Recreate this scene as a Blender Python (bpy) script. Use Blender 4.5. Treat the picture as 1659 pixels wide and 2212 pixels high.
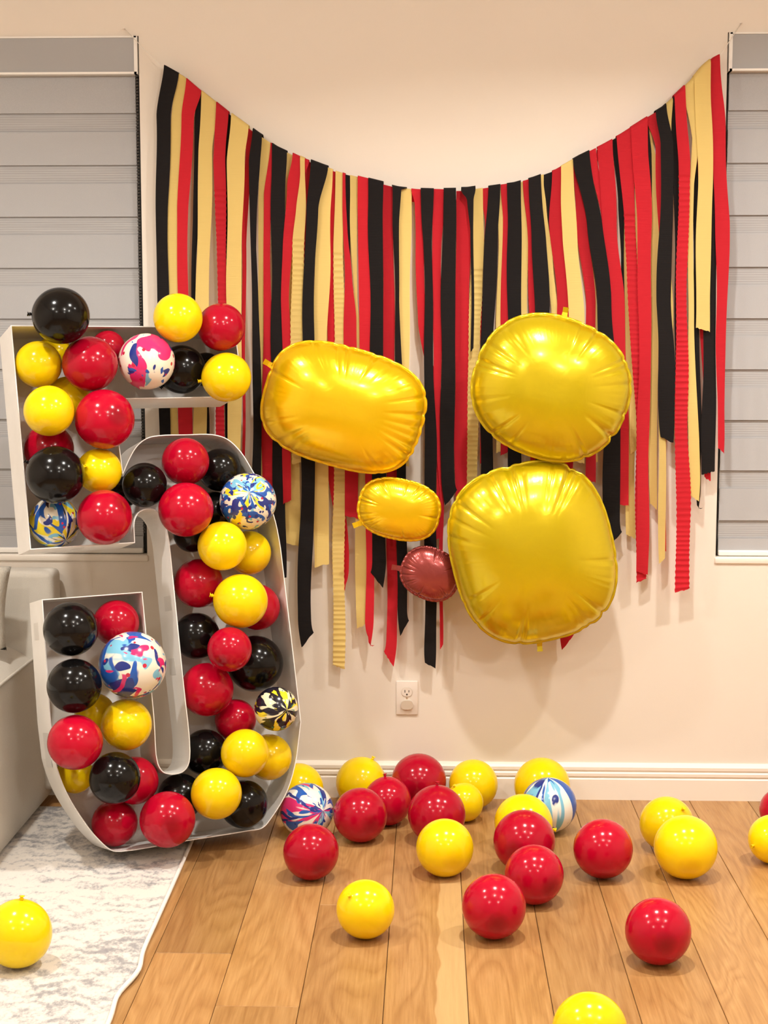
import bpy, bmesh, math, random
from mathutils import Vector, Matrix
from math import sin, cos, pi, radians, sqrt
C = bpy.context.scene.collection
for o in list(bpy.data.objects): bpy.data.objects.remove(o)
random.seed(11)

# ------------------------------------------------------------------ camera
cd = bpy.data.cameras.new('camera'); cam = bpy.data.objects.new('camera', cd); C.objects.link(cam)
cd.sensor_fit = 'HORIZONTAL'; cd.sensor_width = 36.0; cd.lens = 36.0*3324/1659
PITCH = math.atan(365/3324); YAW = math.atan(100.5/3324*cos(PITCH))
cam.location = (0, -5.05, 1.52); cam.rotation_euler = (pi/2-PITCH, 0, YAW)
bpy.context.scene.camera = cam
# ------------------------------------------------------------------ world, lights, exposure
sc = bpy.context.scene
sc.view_settings.view_transform = 'Standard'; sc.view_settings.look = 'None'
sc.view_settings.exposure = 0.08; sc.view_settings.gamma = 1.0; sc.view_settings.use_curve_mapping = False
w = bpy.data.worlds.new('night'); sc.world = w; w.use_nodes = True
w.node_tree.nodes['Background'].inputs[0].default_value = (.02, .025, .04, 1); w.node_tree.nodes['Background'].inputs[1].default_value = .3
LIGHTCOL = (1.0, .96, .895)
def downlight(x, y, power, size=.13, spread=150):
    l = bpy.data.lights.new('downlight', 'AREA'); l.shape = 'DISK'; l.size = size; l.energy = power; l.color = LIGHTCOL; l.spread = radians(spread)
    o = bpy.data.objects.new('downlight', l); C.objects.link(o); o.location = (x, y, 2.93)
    return o
DOWN = [(-1.5, -1.6, 27, .12, 145), (.30, -1.45, 30, .12, 140), (1.65, -1.3, 28, .12, 145)]
for d in DOWN: downlight(*d)
def bulb(x, y, power, z=2.82):
    l = bpy.data.lights.new('bulb', 'POINT'); l.shadow_soft_size = .055; l.energy = power; l.color = LIGHTCOL
    o = bpy.data.objects.new('bulb', l); C.objects.link(o); o.location = (x, y, z)
for q in [(-1.9, -3.1, 34), (.25, -3.0, 34), (1.7, -3.2, 37), (-1.4, -5.2, 29), (1.3, -5.2, 33)]: bulb(*q)

# ------------------------------------------------------------------ helpers
def obj(name, me, mat=None, parent=None):
    o = bpy.data.objects.new(name, me); C.objects.link(o)
    if mat is not None and len(me.materials) == 0: me.materials.append(mat)
    if parent is not None: o.parent = parent
    return o
def mesh(name, V, F, smooth=False):
    me = bpy.data.meshes.new(name); me.from_pydata([tuple(v) for v in V], [], F); me.update()
    bm = bmesh.new(); bm.from_mesh(me); bmesh.ops.recalc_face_normals(bm, faces=bm.faces); bm.to_mesh(me); bm.free()
    if smooth:
        for p in me.polygons: p.use_smooth = True
    return me
def boxmesh(name, x0, x1, y0, y1, z0, z1, bevel=0, seg=1):
    bm = bmesh.new(); bmesh.ops.create_cube(bm, size=1)
    for v in bm.verts: v.co = Vector(((x0+x1)/2+v.co.x*(x1-x0), (y0+y1)/2+v.co.y*(y1-y0), (z0+z1)/2+v.co.z*(z1-z0)))
    if bevel: bmesh.ops.bevel(bm, geom=list(bm.edges), offset=bevel, segments=seg, affect='EDGES', profile=.5)
    me = bpy.data.meshes.new(name); bm.to_mesh(me); bm.free()
    if bevel and seg > 1:
        for p in me.polygons: p.use_smooth = True
    return me
def box(name, x0, x1, y0, y1, z0, z1, mat, parent=None, bevel=0, seg=1):
    return obj(name, boxmesh(name, x0, x1, y0, y1, z0, z1, bevel, seg), mat, parent)
def thing(name, label, cat, loc=(0, 0, 0), group=None):
    o = bpy.data.objects.new(name, None); C.objects.link(o); o.location = loc; o.empty_display_size = .05
    return tag(o, label, cat, group)
def tag(o, label, cat, group=None):
    o['label'] = label; o['category'] = cat
    if group: o['group'] = group
    return o
def struct(o): o['kind'] = 'structure'; return o
def tubemesh(name, pts, r, n=8, closed=False):
    V = []; F = []; m = len(pts); pts = [Vector(p) for p in pts]
    for i, p in enumerate(pts):
        t = (pts[min(i+1, m-1)]-pts[max(i-1, 0)]).normalized()
        a = t.cross(Vector((0, 0, 1)));
        if a.length < 1e-3: a = t.cross(Vector((0, 1, 0)))
        a.normalize(); b = t.cross(a).normalized()
        for k in range(n): V.append(p+a*r*cos(2*pi*k/n)+b*r*sin(2*pi*k/n))
    for i in range(m-1):
        for k in range(n): F.append((i*n+k, i*n+(k+1) % n, (i+1)*n+(k+1) % n, (i+1)*n+k))
    F.append(tuple(range(n))); F.append(tuple(range((m-1)*n, m*n)))
    return mesh(name, V, F, True)

# ------------------------------------------------------------------ materials
class NT:
    def __init__(s, name):
        s.m = bpy.data.materials.new(name); s.m.use_nodes = True; s.t = s.m.node_tree; s.n = s.t.nodes; s.p = s.n['Principled BSDF']
    def add(s, typ, **kw):
        n = s.n.new(typ)
        for k, v in kw.items(): setattr(n, k, v)
        return n
    def link(s, a, b): s.t.links.new(a, b)
    def set(s, **kw):
        for k, v in kw.items(): s.p.inputs[k.replace('_', ' ')].default_value = v
    def math(s, op, a, b=None):
        n = s.add('ShaderNodeMath', operation=op)
        for i, v in enumerate((a, b)):
            if v is None: continue
            if hasattr(v, 'links'): s.link(v, n.inputs[i])
            else: n.inputs[i].default_value = v
        return n.outputs[0]
    def ramp(s, fac, stops, interp='LINEAR'):
        n = s.add('ShaderNodeValToRGB'); n.color_ramp.interpolation = interp
        while len(n.color_ramp.elements) < len(stops): n.color_ramp.elements.new(.5)
        for e, (p, c) in zip(n.color_ramp.elements, stops):
            e.position = p; e.color = (c, c, c, 1) if isinstance(c, (int, float)) else (*c, 1)
        s.link(fac, n.inputs[0]); return n.outputs[0]
    def mix(s, fac, a, b, typ='MIX'):
        n = s.add('ShaderNodeMix', data_type='RGBA', blend_type=typ)
        for i, v in ((0, fac), (6, a), (7, b)):
            if hasattr(v, 'links'): s.link(v, n.inputs[i])
            else: n.inputs[i].default_value = v if i == 0 else (*v, 1)
        return n.outputs[2]
    def noise(s, vec, scale, detail=2, rough=.5, dist=0):
        n = s.add('ShaderNodeTexNoise'); n.inputs['Scale'].default_value = scale; n.inputs['Detail'].default_value = detail
        n.inputs['Roughness'].default_value = rough; n.inputs['Distortion'].default_value = dist
        if vec is not None: s.link(vec, n.inputs['Vector'])
        return n.outputs['Fac']
    def mapping(s, vec, scale=(1, 1, 1), loc=(0, 0, 0)):
        n = s.add('ShaderNodeMapping'); n.inputs['Scale'].default_value = scale; n.inputs['Location'].default_value = loc
        s.link(vec, n.inputs['Vector']); return n.outputs[0]
    def obj(s): return s.add('ShaderNodeTexCoord').outputs['Object']
    def rnd(s): return s.add('ShaderNodeObjectInfo').outputs['Random']
    def bump(s, h, strength=.3, dist=.002):
        n = s.add('ShaderNodeBump'); n.inputs['Strength'].default_value = strength; n.inputs['Distance'].default_value = dist
        s.link(h, n.inputs['Height']); s.link(n.outputs[0], s.p.inputs['Normal'])
def plain(name, col, rough=.5, **kw):
    m = NT(name); m.set(Base_Color=(*col, 1), Roughness=rough, **kw); return m.m
def m_wall():
    m = NT('warm_white_paint'); o = m.obj(); m.set(Roughness=.75)
    n = m.noise(o, 2.5, 3); m.link(m.ramp(n, [(.3, (.79, .715, .625)), (.7, (.81, .735, .645))]), m.p.inputs['Base Color'])
    m.bump(m.noise(o, 260, 2), .12, .001); return m.m
def m_latex(name, col, dark, sss=.12):
    m = NT(name); o = m.obj(); sep = m.add('ShaderNodeSeparateXYZ'); m.link(o, sep.inputs[0])
    # latex is thicker, so darker, at the nose of the balloon (-z)
    f = m.ramp(sep.outputs[2], [(0, 1), (.02, 0)])
    mr = m.add('ShaderNodeMapRange'); m.link(sep.outputs[2], mr.inputs[0]); mr.inputs[1].default_value = -1.02; mr.inputs[2].default_value = -.90
    f = m.ramp(mr.outputs[0], [(0, .75), (1, 0)])
    hv = m.add('ShaderNodeHueSaturation'); hv.inputs['Color'].default_value = (*col, 1)
    v = m.math('ADD', m.math('MULTIPLY', m.rnd(), .22), .88); m.link(v, hv.inputs['Value'])
    m.link(m.mix(f, hv.outputs[0], dark), m.p.inputs['Base Color'])
    m.set(Roughness=.15, Specular_IOR_Level=.34 if sss else .3, Subsurface_Weight=sss, Subsurface_Scale=.02, Subsurface_Radius=(1, .5, .2))
    return m.m
def m_splat(name, base, layers, seed):
    m = NT(name); o = m.obj(); sep = m.add('ShaderNodeSeparateXYZ'); m.link(o, sep.inputs[0])
    # paint runs stretched along the balloon's length, radiating from its nose
    r = m.math('SQRT', m.math('ADD', m.math('MULTIPLY', sep.outputs[0], sep.outputs[0]), m.math('MULTIPLY', sep.outputs[1], sep.outputs[1])))
    r = m.math('MAXIMUM', r, .03)
    cb = m.add('ShaderNodeCombineXYZ'); m.link(m.math('DIVIDE', sep.outputs[0], r), cb.inputs[0]); m.link(m.math('DIVIDE', sep.outputs[1], r), cb.inputs[1])
    m.link(m.math('MULTIPLY', m.math('ARCTAN2', r, sep.outputs[2]), 1.0), cb.inputs[2])
    col = base
    for k, (c, sc_, st, th, mode) in enumerate(layers):
        if mode == 'run':
            n = m.noise(m.mapping(cb.outputs[0], (sc_, sc_, sc_*st), (seed+k*3.1, k*1.7, 0)), 1.0, 1.3, .45, 1.5)
        elif mode == 'blob':
            n = m.noise(m.mapping(o, (sc_, sc_, sc_*st), (seed+k*2.3, k*4.1, seed)), 1.0, 1.0, .4, 1.1)
        else:
            vo = m.add('ShaderNodeTexVoronoi'); vo.inputs['Scale'].default_value = sc_; m.link(m.mapping(o, (1, 1, st), (seed, k, 0)), vo.inputs['Vector'])
            n = m.math('SUBTRACT', 1.0, vo.outputs['Distance'])
        f = m.ramp(n, [(th-.008, 0), (th+.008, 1)]); col = m.mix(f, col, c)
    m.link(col, m.p.inputs['Base Color']); m.set(Roughness=.17); return m.m
NAVY, BLUE, CYAN, RED, PINK, YEL, BLK, GRN = (.02, .035, .22), (.02, .10, .42), (.20, .50, .68), (.52, .02, .05), (.66, .03, .16), (.85, .68, .03), (.012, .01, .02), (.05, .22, .13)
CREAM = (.86, .80, .66)
LATEX = dict(
    r=m_latex('red_latex', (.43, .002, .020), (.12, .0005, .002)),
    y=m_latex('yellow_latex', (.93, .66, .004), (.75, .45, .002)),
    k=m_latex('black_latex', (.004, .0035, .0035), (.003, .003, .003), 0),
    s1=m_splat('pink_splatter_latex', CREAM, [(CYAN, 1.5, .7, .67, 'blob'), (PINK, 1.15, .8, .555, 'blob'), (NAVY, 1.7, .6, .69, 'blob'), (RED, 2.6, 1, .82, 'dot'), (BLUE, 1.9, 1, .70, 'blob')], 6.1),
    s2=m_splat('yellow_blue_marbled_latex', CREAM, [(YEL, .95, .5, .53, 'run'), (CYAN, 1.1, .6, .62, 'run'), (BLUE, 1.2, .6, .60, 'run'), (NAVY, 1.4, .5, .62, 'run'), (BLK, 1.5, .5, .645, 'run'), (RED, 2.2, 1, .88, 'dot')], 9.2),
    s3=m_splat('blue_petal_marbled_latex', CREAM, [(YEL, .8, .4, .53, 'run'), (CYAN, 1.3, .8, .57, 'run'), (BLUE, 1.5, 1.0, .565, 'run'), (NAVY, 1.9, 1.1, .59, 'run'), (RED, 3.0, 1, .86, 'dot'), (NAVY, 2.7, 1, .80, 'dot')], 5.4),
    s4=m_splat('blue_red_splatter_latex', CREAM, [(YEL, 1.1, .8, .65, 'blob'), (CYAN, 1.0, .8, .635, 'blob'), (BLUE, 1.2, .7, .585, 'blob'), (NAVY, 1.5, .6, .605, 'blob'), (PINK, 1.7, .8, .63, 'blob'), (RED, 2.8, 1, .82, 'dot')], 1.3),
    s5=m_splat('black_yellow_marbled_latex', (.80, .74, .50), [(YEL, 1.1, .6, .50, 'run'), (BLK, 1.45, .55, .475, 'run'), (GRN, 1.3, .6, .66, 'run')], 7.7),
    s6=m_splat('pink_blue_marbled_latex', (.84, .80, .72), [(PINK, .85, .45, .565, 'run'), (CYAN, 1.1, .5, .56, 'run'), (BLUE, 1.5, .5, .60, 'run'), (NAVY, 1.8, .5, .64, 'run'), (NAVY, 2.8, 1, .88, 'dot')], 2.2),
    s7=m_splat('blue_marbled_latex', (.85, .83, .76), [(CYAN, .85, .35, .54, 'run'), (BLUE, .9, .38, .53, 'run'), (NAVY, 1.3, .4, .61, 'run')], 4.1))
def m_crepe(name, col, tr=.22):
    m = NT(name); o = m.obj(); hv = m.add('ShaderNodeHueSaturation'); hv.inputs['Color'].default_value = (*col, 1)
    m.link(m.math('ADD', m.math('MULTIPLY', m.rnd(), .3), .85), hv.inputs['Value'])
    m.link(hv.outputs[0], m.p.inputs['Base Color']); m.set(Roughness=.85, Specular_IOR_Level=.2)
    n = m.noise(m.mapping(o, (12, 12, 520)), 1.0, 3, .6); m.bump(n, .35, .0015)
    t = m.add('ShaderNodeBsdfTranslucent'); m.link(hv.outputs[0], t.inputs[0]); mx = m.add('ShaderNodeMixShader'); mx.inputs[0].default_value = tr
    m.link(m.p.outputs[0], mx.inputs[1]); m.link(t.outputs[0], mx.inputs[2]); m.link(mx.outputs[0], m.n['Material Output'].inputs[0]); return m.m
CREPE = dict(k=m_crepe('black_crepe', (.009, .007, .007), .02), r=m_crepe('red_crepe', (.56, .018, .03)), y=m_crepe('yellow_crepe', (.77, .58, .20)))
def m_foil(name, col, rough=.24):
    m = NT(name); o = m.obj(); m.set(Base_Color=(*col, 1), Metallic=.55, Roughness=rough, Coat_Weight=.35, Coat_Roughness=.12)
    m.bump(m.noise(o, 16, 3, .5, .6), .18, .006); return m.m
FOILY = m_foil('yellow_foil', (.66, .51, .004)); FOILG = m_foil('golden_foil', (.93, .60, .002)); FOILR = m_foil('maroon_foil', (.33, .055, .05))
def m_wood(name, streak=False):
    m = NT(name); o = m.obj(); r = m.rnd()
    cb = m.add('ShaderNodeCombineXYZ'); m.link(m.math('MULTIPLY', r, 37.0), cb.inputs[0]); m.link(m.math('MULTIPLY', r, 91.0), cb.inputs[1])
    va = m.add('ShaderNodeVectorMath', operation='ADD'); m.link(o, va.inputs[0]); m.link(cb.outputs[0], va.inputs[1]); P = va.outputs[0]
    warp = m.noise(m.mapping(P, (5.5, .75, 1)), 1.0, 2, .5, .4)
    rings = m.math('FRACT', m.math('MULTIPLY', warp, 16.0)); rings = m.ramp(rings, [(0, .25), (.55, .85), (.85, .6), (1, .25)])
    grain = m.noise(m.mapping(P, (150, 5, 1)), 1.0, 4, .65); pore = m.noise(m.mapping(P, (420, 14, 1)), 1.0, 2)
    f = m.math('ADD', m.math('MULTIPLY', rings, .27), m.math('ADD', m.math('MULTIPLY', grain, .62), m.math('MULTIPLY', m.noise(m.mapping(P, (3, .9, 1)), 1.0, 2), .3)))
    col = m.ramp(f, [(.36, (.26, .118, .036)), (.61, (.37, .192, .066)), (.87, (.48, .275, .108))])
    knot = m.add('ShaderNodeTexVoronoi'); knot.inputs['Scale'].default_value = 1.0; m.link(m.mapping(P, (7, 2.2, 1)), knot.inputs['Vector'])
    kf = m.ramp(knot.outputs['Distance'], [(.035, .75), (.075, 0)]); col = m.mix(kf, col, (.10, .045, .02))
    if streak:
        sep = m.add('ShaderNodeSeparateXYZ'); m.link(o, sep.inputs[0])
        e = m.math('ADD', sep.outputs[0], m.math('ADD', m.math('MULTIPLY', m.noise(m.mapping(o, (0, 2.4, 0), (.3, 1.2, .4)), 1.0, 3), .12), m.math('MULTIPLY', sep.outputs[1], -.012)))
        col = m.mix(m.ramp(e, [(.118, 0), (.121, .6)]), col, (.58, .385, .175))
    hv = m.add('ShaderNodeHueSaturation'); m.link(col, hv.inputs['Color']); m.link(m.math('ADD', m.math('MULTIPLY', r, .34), .84), hv.inputs['Value'])
    m.link(hv.outputs[0], m.p.inputs['Base Color']); m.link(m.ramp(pore, [(.3, .42), (.7, .30)]), m.p.inputs['Roughness']); m.set(Specular_IOR_Level=.4)
    m.bump(grain, .08, .001); return m.m
WOOD = m_wood('oak_plank_wood'); WOODS = m_wood('oak_sapwood', True)
def m_rug():
    m = NT('distressed_rug_pile'); o = m.obj(); m.set(Roughness=.95, Specular_IOR_Level=.1)
    big = m.noise(m.mapping(o, (3.2, 3.2, 1)), 1.0, 3, .55, .6); med = m.noise(m.mapping(o, (15, 13, 1), (4, 2, 0)), 1.0, 4, .7, .5); fine = m.noise(m.mapping(o, (90, 60, 1), (3, 1, 0)), 1.0, 3, .7)
    wv = m.add('ShaderNodeTexWave', wave_type='RINGS'); wv.inputs['Scale'].default_value = 6; wv.inputs['Distortion'].default_value = 9; wv.inputs['Detail'].default_value = 3; wv.inputs['Detail Scale'].default_value = 1.6; m.link(m.mapping(o, (1.3, .8, 1)), wv.inputs['Vector'])
    f = m.math('ADD', m.math('MULTIPLY', big, .46), m.math('ADD', m.math('MULTIPLY', med, .42), m.math('ADD', m.math('MULTIPLY', fine, .40), m.math('MULTIPLY', wv.outputs['Fac'], .10))))
    m.link(m.ramp(f, [(.66, (.72, .67, .61)), (.725, (.58, .545, .515)), (.80, (.37, .355, .35)), (.92, (.28, .27, .28))]), m.p.inputs['Base Color'])
    m.bump(m.noise(o, 420, 2), .5, .003); return m.m
def m_fabric(name, col, sc_=350, st=.35):
    m = NT(name); o = m.obj(); m.set(Roughness=.9, Specular_IOR_Level=.15)
    n = m.noise(o, sc_, 2); c2 = tuple(x*.88 for x in col); m.link(m.ramp(n, [(.3, c2), (.7, col)]), m.p.inputs['Base Color']); m.bump(n, st, .002); return m.m
def m_sheer():
    m = NT('sheer_blind_mesh'); o = m.obj(); m.set(Roughness=.8)
    sep = m.add('ShaderNodeSeparateXYZ'); m.link(o, sep.inputs[0])
    wv = m.math('SINE', m.math('MULTIPLY', sep.outputs[2], 2*pi/.0075)); n = m.noise(m.mapping(o, (3, 3, 300)), 1.0, 3, .7)
    f = m.math('ADD', m.math('MULTIPLY', wv, .18), n)
    m.link(m.ramp(f, [(.25, (.345, .34, .345)), (.75, (.45, .45, .455))]), m.p.inputs['Base Color']); m.bump(f, .3, .001); return m.m
WALL = m_wall(); CEIL = plain('ceiling_paint', (.84, .80, .74), .8); TRIM = plain('trim_enamel', (.86, .79, .70), .35)
BLIND = m_fabric('blind_fabric', (.455, .455, .465), 700, .12); SHEER = m_sheer(); VAL = plain('valance_cover', (.39, .39, .395), .6); CREAMP = plain('cream_plastic', (.85, .82, .77), .4)
DARK = plain('dark_cavity', (.02, .018, .016), .8); BEAD = plain('dark_beads', (.05, .045, .04), .35); GLASS = plain('night_window_glass', (.02, .022, .03), .05)
def m_foam():
    m = NT('white_foam_board'); o = m.obj(); m.set(Roughness=.55)
    n = m.noise(m.mapping(o, (6, 6, 6)), 1.0, 3, .6); m.link(m.ramp(n, [(.35, (.80, .78, .745)), (.65, (.86, .84, .81))]), m.p.inputs['Base Color']); return m.m
FOAM = m_foam(); TAPE = plain('white_tape', (.70, .68, .65), .3)
SOFA = m_fabric('cream_upholstery', (.74, .69, .61), 500, .25); CUSH = m_fabric('cream_linen', (.68, .64, .56), 160, .8); BINDING = m_fabric('white_binding', (.84, .80, .74), 300, .5); RUG = m_rug()
WOODLEG = plain('dark_wood_leg', (.03, .022, .018), .4); LINE = plain('clear_fishing_line', (.85, .80, .72), .3); METAL = plain('steel_pin', (.6, .58, .55), .3, Metallic=1.0)
PLATE = plain('outlet_plastic', (.80, .72, .64), .3); SLOT = plain('outlet_slot', (.03, .02, .015), .6); CAP = plain('translucent_outlet_cover', (.62, .53, .43), .25)

# ------------------------------------------------------------------ room shell
XL, XR, YB, ZC = -3.2, 3.2, -7.6, 2.95
WX0, WX1, WZ0, WZ1 = .94, 1.86, .815, 2.50       # window openings (mirrored)
def wallpiece(x0, x1, z0, z1): return (x0, x1, 0, .12, z0, z1)
bm = bmesh.new()
def addbox(bm, x0, x1, y0, y1, z0, z1):
    r = bmesh.ops.create_cube(bm, size=1)
    for v in r['verts']: v.co = Vector(((x0+x1)/2+v.co.x*(x1-x0), (y0+y1)/2+v.co.y*(y1-y0), (z0+z1)/2+v.co.z*(z1-z0)))
xs = [XL, -WX1, -WX0, WX0, WX1, XR]; zs = [0, WZ0, WZ1, ZC]
V = []; F = []
def quad(a, b, c, d): n = len(V); V.extend([a, b, c, d]); F.append((n, n+1, n+2, n+3))
for i in range(5):
    for j in range(3):
        if j == 1 and i in (1, 3): continue
        x0, x1, z0, z1 = xs[i], xs[i+1], zs[j], zs[j+1]
        quad((x0, 0, z0), (x1, 0, z0), (x1, 0, z1), (x0, 0, z1)); quad((x0, .14, z0), (x1, .14, z0), (x1, .14, z1), (x0, .14, z1))
for s in (-1, 1):
    a, b = s*WX0, s*WX1
    for x in (a, b): quad((x, 0, WZ0), (x, .14, WZ0), (x, .14, WZ1), (x, 0, WZ1))
    for z in (WZ0, WZ1): quad((a, 0, z), (b, 0, z), (b, .14, z), (a, .14, z))
me = bpy.data.meshes.new('wall_back'); me.from_pydata(V, [], F); b2 = bmesh.new(); b2.from_mesh(me); bmesh.ops.remove_doubles(b2, verts=b2.verts, dist=1e-5); bmesh.ops.recalc_face_normals(b2, faces=b2.faces); b2.to_mesh(me); b2.free()
struct(obj('wall_back', me, WALL))
struct(box('wall_left', XL-.1, XL, YB, .14, 0, ZC, WALL)); struct(box('wall_right', XR, XR+.1, YB, .14, 0, ZC, WALL)); struct(box('wall_front', XL-.1, XR+.1, YB-.1, YB, 0, ZC, WALL))
struct(box('ceiling', XL-.1, XR+.1, YB-.1, .14, ZC, ZC+.1, CEIL))
fl = struct(box('floor', XL-.1, XR+.1, YB-.1, .14, -.06, -.016, DARK))
PITCHW = .1945
JOINTS = {-3: [-1.353, -2.9], -2: [-1.658, -3.3], -1: [-1.010, -2.75], 0: [-2.25], 1: [-2.1], 2: [-2.4], 3: [-2.6]}
rows = range(-17, 18)
for k in rows:
    x0 = -.103+PITCHW*k; x1 = x0+PITCHW
    x0c, x1c = max(x0, XL), min(x1, XR)
    if x1c-x0c < .02: continue
    js = list(JOINTS.get(k, [-random.uniform(1.9, 3.0)]))
    y = js[-1]
    while y > YB+1.2: y -= random.uniform(1.3, 2.0); js.append(y)
    js = [j for j in js if j > YB+.3]
    ys = [0]+js+[YB]
    for a, b in zip(ys, ys[1:]):
        me = boxmesh('plank', x0c-(x0+x1)/2+.0007, x1c-(x0+x1)/2-.0007, b-a+.0006, -.0006, -.016, 0, .0012)
        o = obj('plank', me, WOODS if (k == 0 and a == 0) else WOOD, fl); o.location = ((x0+x1)/2, a, 0)
# baseboard: flat board with two beads on top
prof = [(0, 0), (-.016, 0), (-.016, .070), (-.0125, .0745), (-.0125, .0775), (-.0165, .081), (-.0165, .0905), (-.0125, .0945), (-.0125, .0975), (-.0155, .1015), (-.0155, .1115), (-.011, .118), (-.004, .1235), (0, .1235)]
def basebd(name, x0, x1):
    V = [(x, y, z) for x in (x0, x1) for y, z in prof]; n = len(prof)
    F = [(i, (i+1) % n, n+(i+1) % n, n+i) for i in range(n)]+[tuple(range(n)), tuple(range(n, 2*n))]
    return struct(obj(name, mesh(name, V, F), TRIM))
basebd('baseboard_back', XL, XR)
# windows: frame, dark pane, sill
for s, nm in ((-1, 'window_1'), (1, 'window_2')):
    a, b = sorted((s*WX0, s*WX1))
    f = struct(obj(nm, bpy.data.meshes.new(nm)))
    bm = bmesh.new(); t = .045
    for q in ((a, a+t, .085, .125, WZ0, WZ1), (b-t, b, .085, .125, WZ0, WZ1), (a+t, b-t, .085, .125, WZ0, WZ0+t), (a+t, b-t, .085, .125, WZ1-t, WZ1), ((a+b)/2-.02, (a+b)/2+.02, .085, .125, WZ0+t, WZ1-t)): addbox(bm, *q)
    bm.to_mesh(f.data); bm.free(); f.data.materials.append(CREAMP)
    box('pane', a+t, b-t, .1, .106, WZ0+t, WZ1-t, GLASS, f)
    box('window_sill', a-.003, b+.003, -.006, .085, WZ0-.018, WZ0+.004, TRIM, f, .004, 2)
# zebra roller blinds
for s in (-1, 1):
    a, b = sorted((s*WX0, s*WX1)); side = 'left' if s < 0 else 'right'
    t = thing('roller_blind', ('grey zebra roller blind behind the number box, dark beaded chain on its right edge' if s < 0 else 'pale zebra roller blind in right window beside the red streamer'), 'blind', ((a+b)/2, .03, WZ1), 'zebra roller blinds')
    X0, X1 = a-(a+b)/2+.004, b-(a+b)/2-.004
    def lb(name, x0, x1, y0, y1, z0, z1, mat, par=t, bev=0): return box(name, x0, x1, y0-.03, y1-.03, z0-WZ1, z1-WZ1, mat, par, bev)
    va = lb('valance', X0+.002, X1-.002, -.002, .05, 2.386, WZ1-.005, VAL)
    bm = bmesh.new()
    for q in ((X0, X0+(.003 if s < 0 else .011), -.006, .055, 2.38, WZ1-.001), (X1-(.011 if s < 0 else .003), X1, -.006, .055, 2.38, WZ1-.001), (X0+.003, X1-.003, -.006, .055, WZ1-.006, WZ1-.001), (X0+.003, X1-.003, -.006, .055, 2.38, 2.387)):
        addbox(bm, q[0], q[1], q[2]-.03, q[3]-.03, q[4]-WZ1, q[5]-WZ1)
    me = bpy.data.meshes.new('valance_frame'); bm.to_mesh(me); bm.free(); obj('valance_frame', me, CREAMP, va)
    fx0, fx1 = (X0+.002, X1-.014) if s < 0 else (X0+.009, X1-.002)
    zt = 2.262
    lb('opaque_band', fx0, fx1, .028, .034, 2.262, 2.42, BLIND)
    while zt > WZ0+.05:
        zb_ = max(zt-.060, WZ0+.012); lb('sheer_band', fx0, fx1, .036, .039, zb_-.004, zt+.006, SHEER)
        z2 = max(zt-.1655, WZ0+.012)
        if zb_ > z2+.01: lb('opaque_band', fx0, fx1, .0285, .0335, z2, zb_, BLIND)
        zt -= .1655
    lb('gap_shade_strip', *((X1-.013, X1+.004) if s < 0 else (X0-.004, X0+.008)), .040, .05, WZ0+.01, 2.38, DARK)  # near-black strip painting the shade in the gap between fabric and jamb
    me = boxmesh('bottom_rail', fx0, fx1, -.012, .012, WZ0+.006-WZ1, WZ0+.024-WZ1, .004, 2); obj('bottom_rail', me, CREAMP, t)
    V = []; F = []
    xc = X1-.006 if s < 0 else X0+.004
    bm = bmesh.new()
    nb = 150
    for i in range(nb):
        z = 2.385-i*(1.50/nb)
        for yy in ((.012, .004) if s < 0 else (.012,)):
            mt = Matrix.Translation((xc+(.002 if yy < .01 else -.002), yy-.03, z-WZ1)); bmesh.ops.create_icosphere(bm, subdivisions=1, radius=.0042, matrix=mt)
    if s < 0:
        me = bpy.data.meshes.new('bead_chain'); bm.to_mesh(me); o = obj('bead_chain', me, BEAD, t); o['kind'] = 'stuff'
    bm.free()

# ------------------------------------------------------------------ outlet
ot = thing('wall_outlet', 'cream duplex wall outlet with lower socket capped, above baseboard', 'outlet', (-.075, 0, .341))
me = boxmesh('plate', -.0365, .0365, -.007, 0, -.058, .058, .003, 2); obj('plate', me, PLATE, ot)
def rounded_prism(name, w, h, r, y0, y1, dz, flat=0):
    pts = []
    for cx, cz, a0 in ((w/2-r, h/2-r, 0), (-w/2+r, h/2-r, 90), (-w/2+r, -h/2+r, 180), (w/2-r, -h/2+r, 270)):
        for k in range(7): a = radians(a0+k*15); pts.append((cx+r*cos(a), cz+r*sin(a)))
    n = len(pts); V = [(x, y, z+dz) for y in (y0, y1) for x, z in pts]
    return mesh(name, V, [(i, (i+1) % n, n+(i+1) % n, n+i) for i in range(n)]+[tuple(range(n)), tuple(range(n, 2*n))])
obj('receptacle_ring', rounded_prism('receptacle_ring', .036, .0310, .0135, -.0085, -.006, .0205), CAP, ot)
rc = obj('receptacle', rounded_prism('receptacle', .034, .029, .0125, -.010, -.006, .0205), PLATE, ot)
for x, h in ((-.0065, .0045), (.0065, .0036)): box('slot', x-.0011, x+.0011, -.0105, -.0095, .0235-h, .0235+h, SLOT, rc)
obj('ground_hole', rounded_prism('ground_hole', .0055, .006, .0026, -.0105, -.0095, .0125), SLOT, rc)
cp = rounded_prism('outlet_cover', .040, .030, .0135, -.016, -.006, -.0225); obj('outlet_cover', cp, CAP, ot)
sr = rounded_prism('screw', .006, .006, .0029, -.0082, -.006, 0); obj('screw', sr, METAL, ot)

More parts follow.
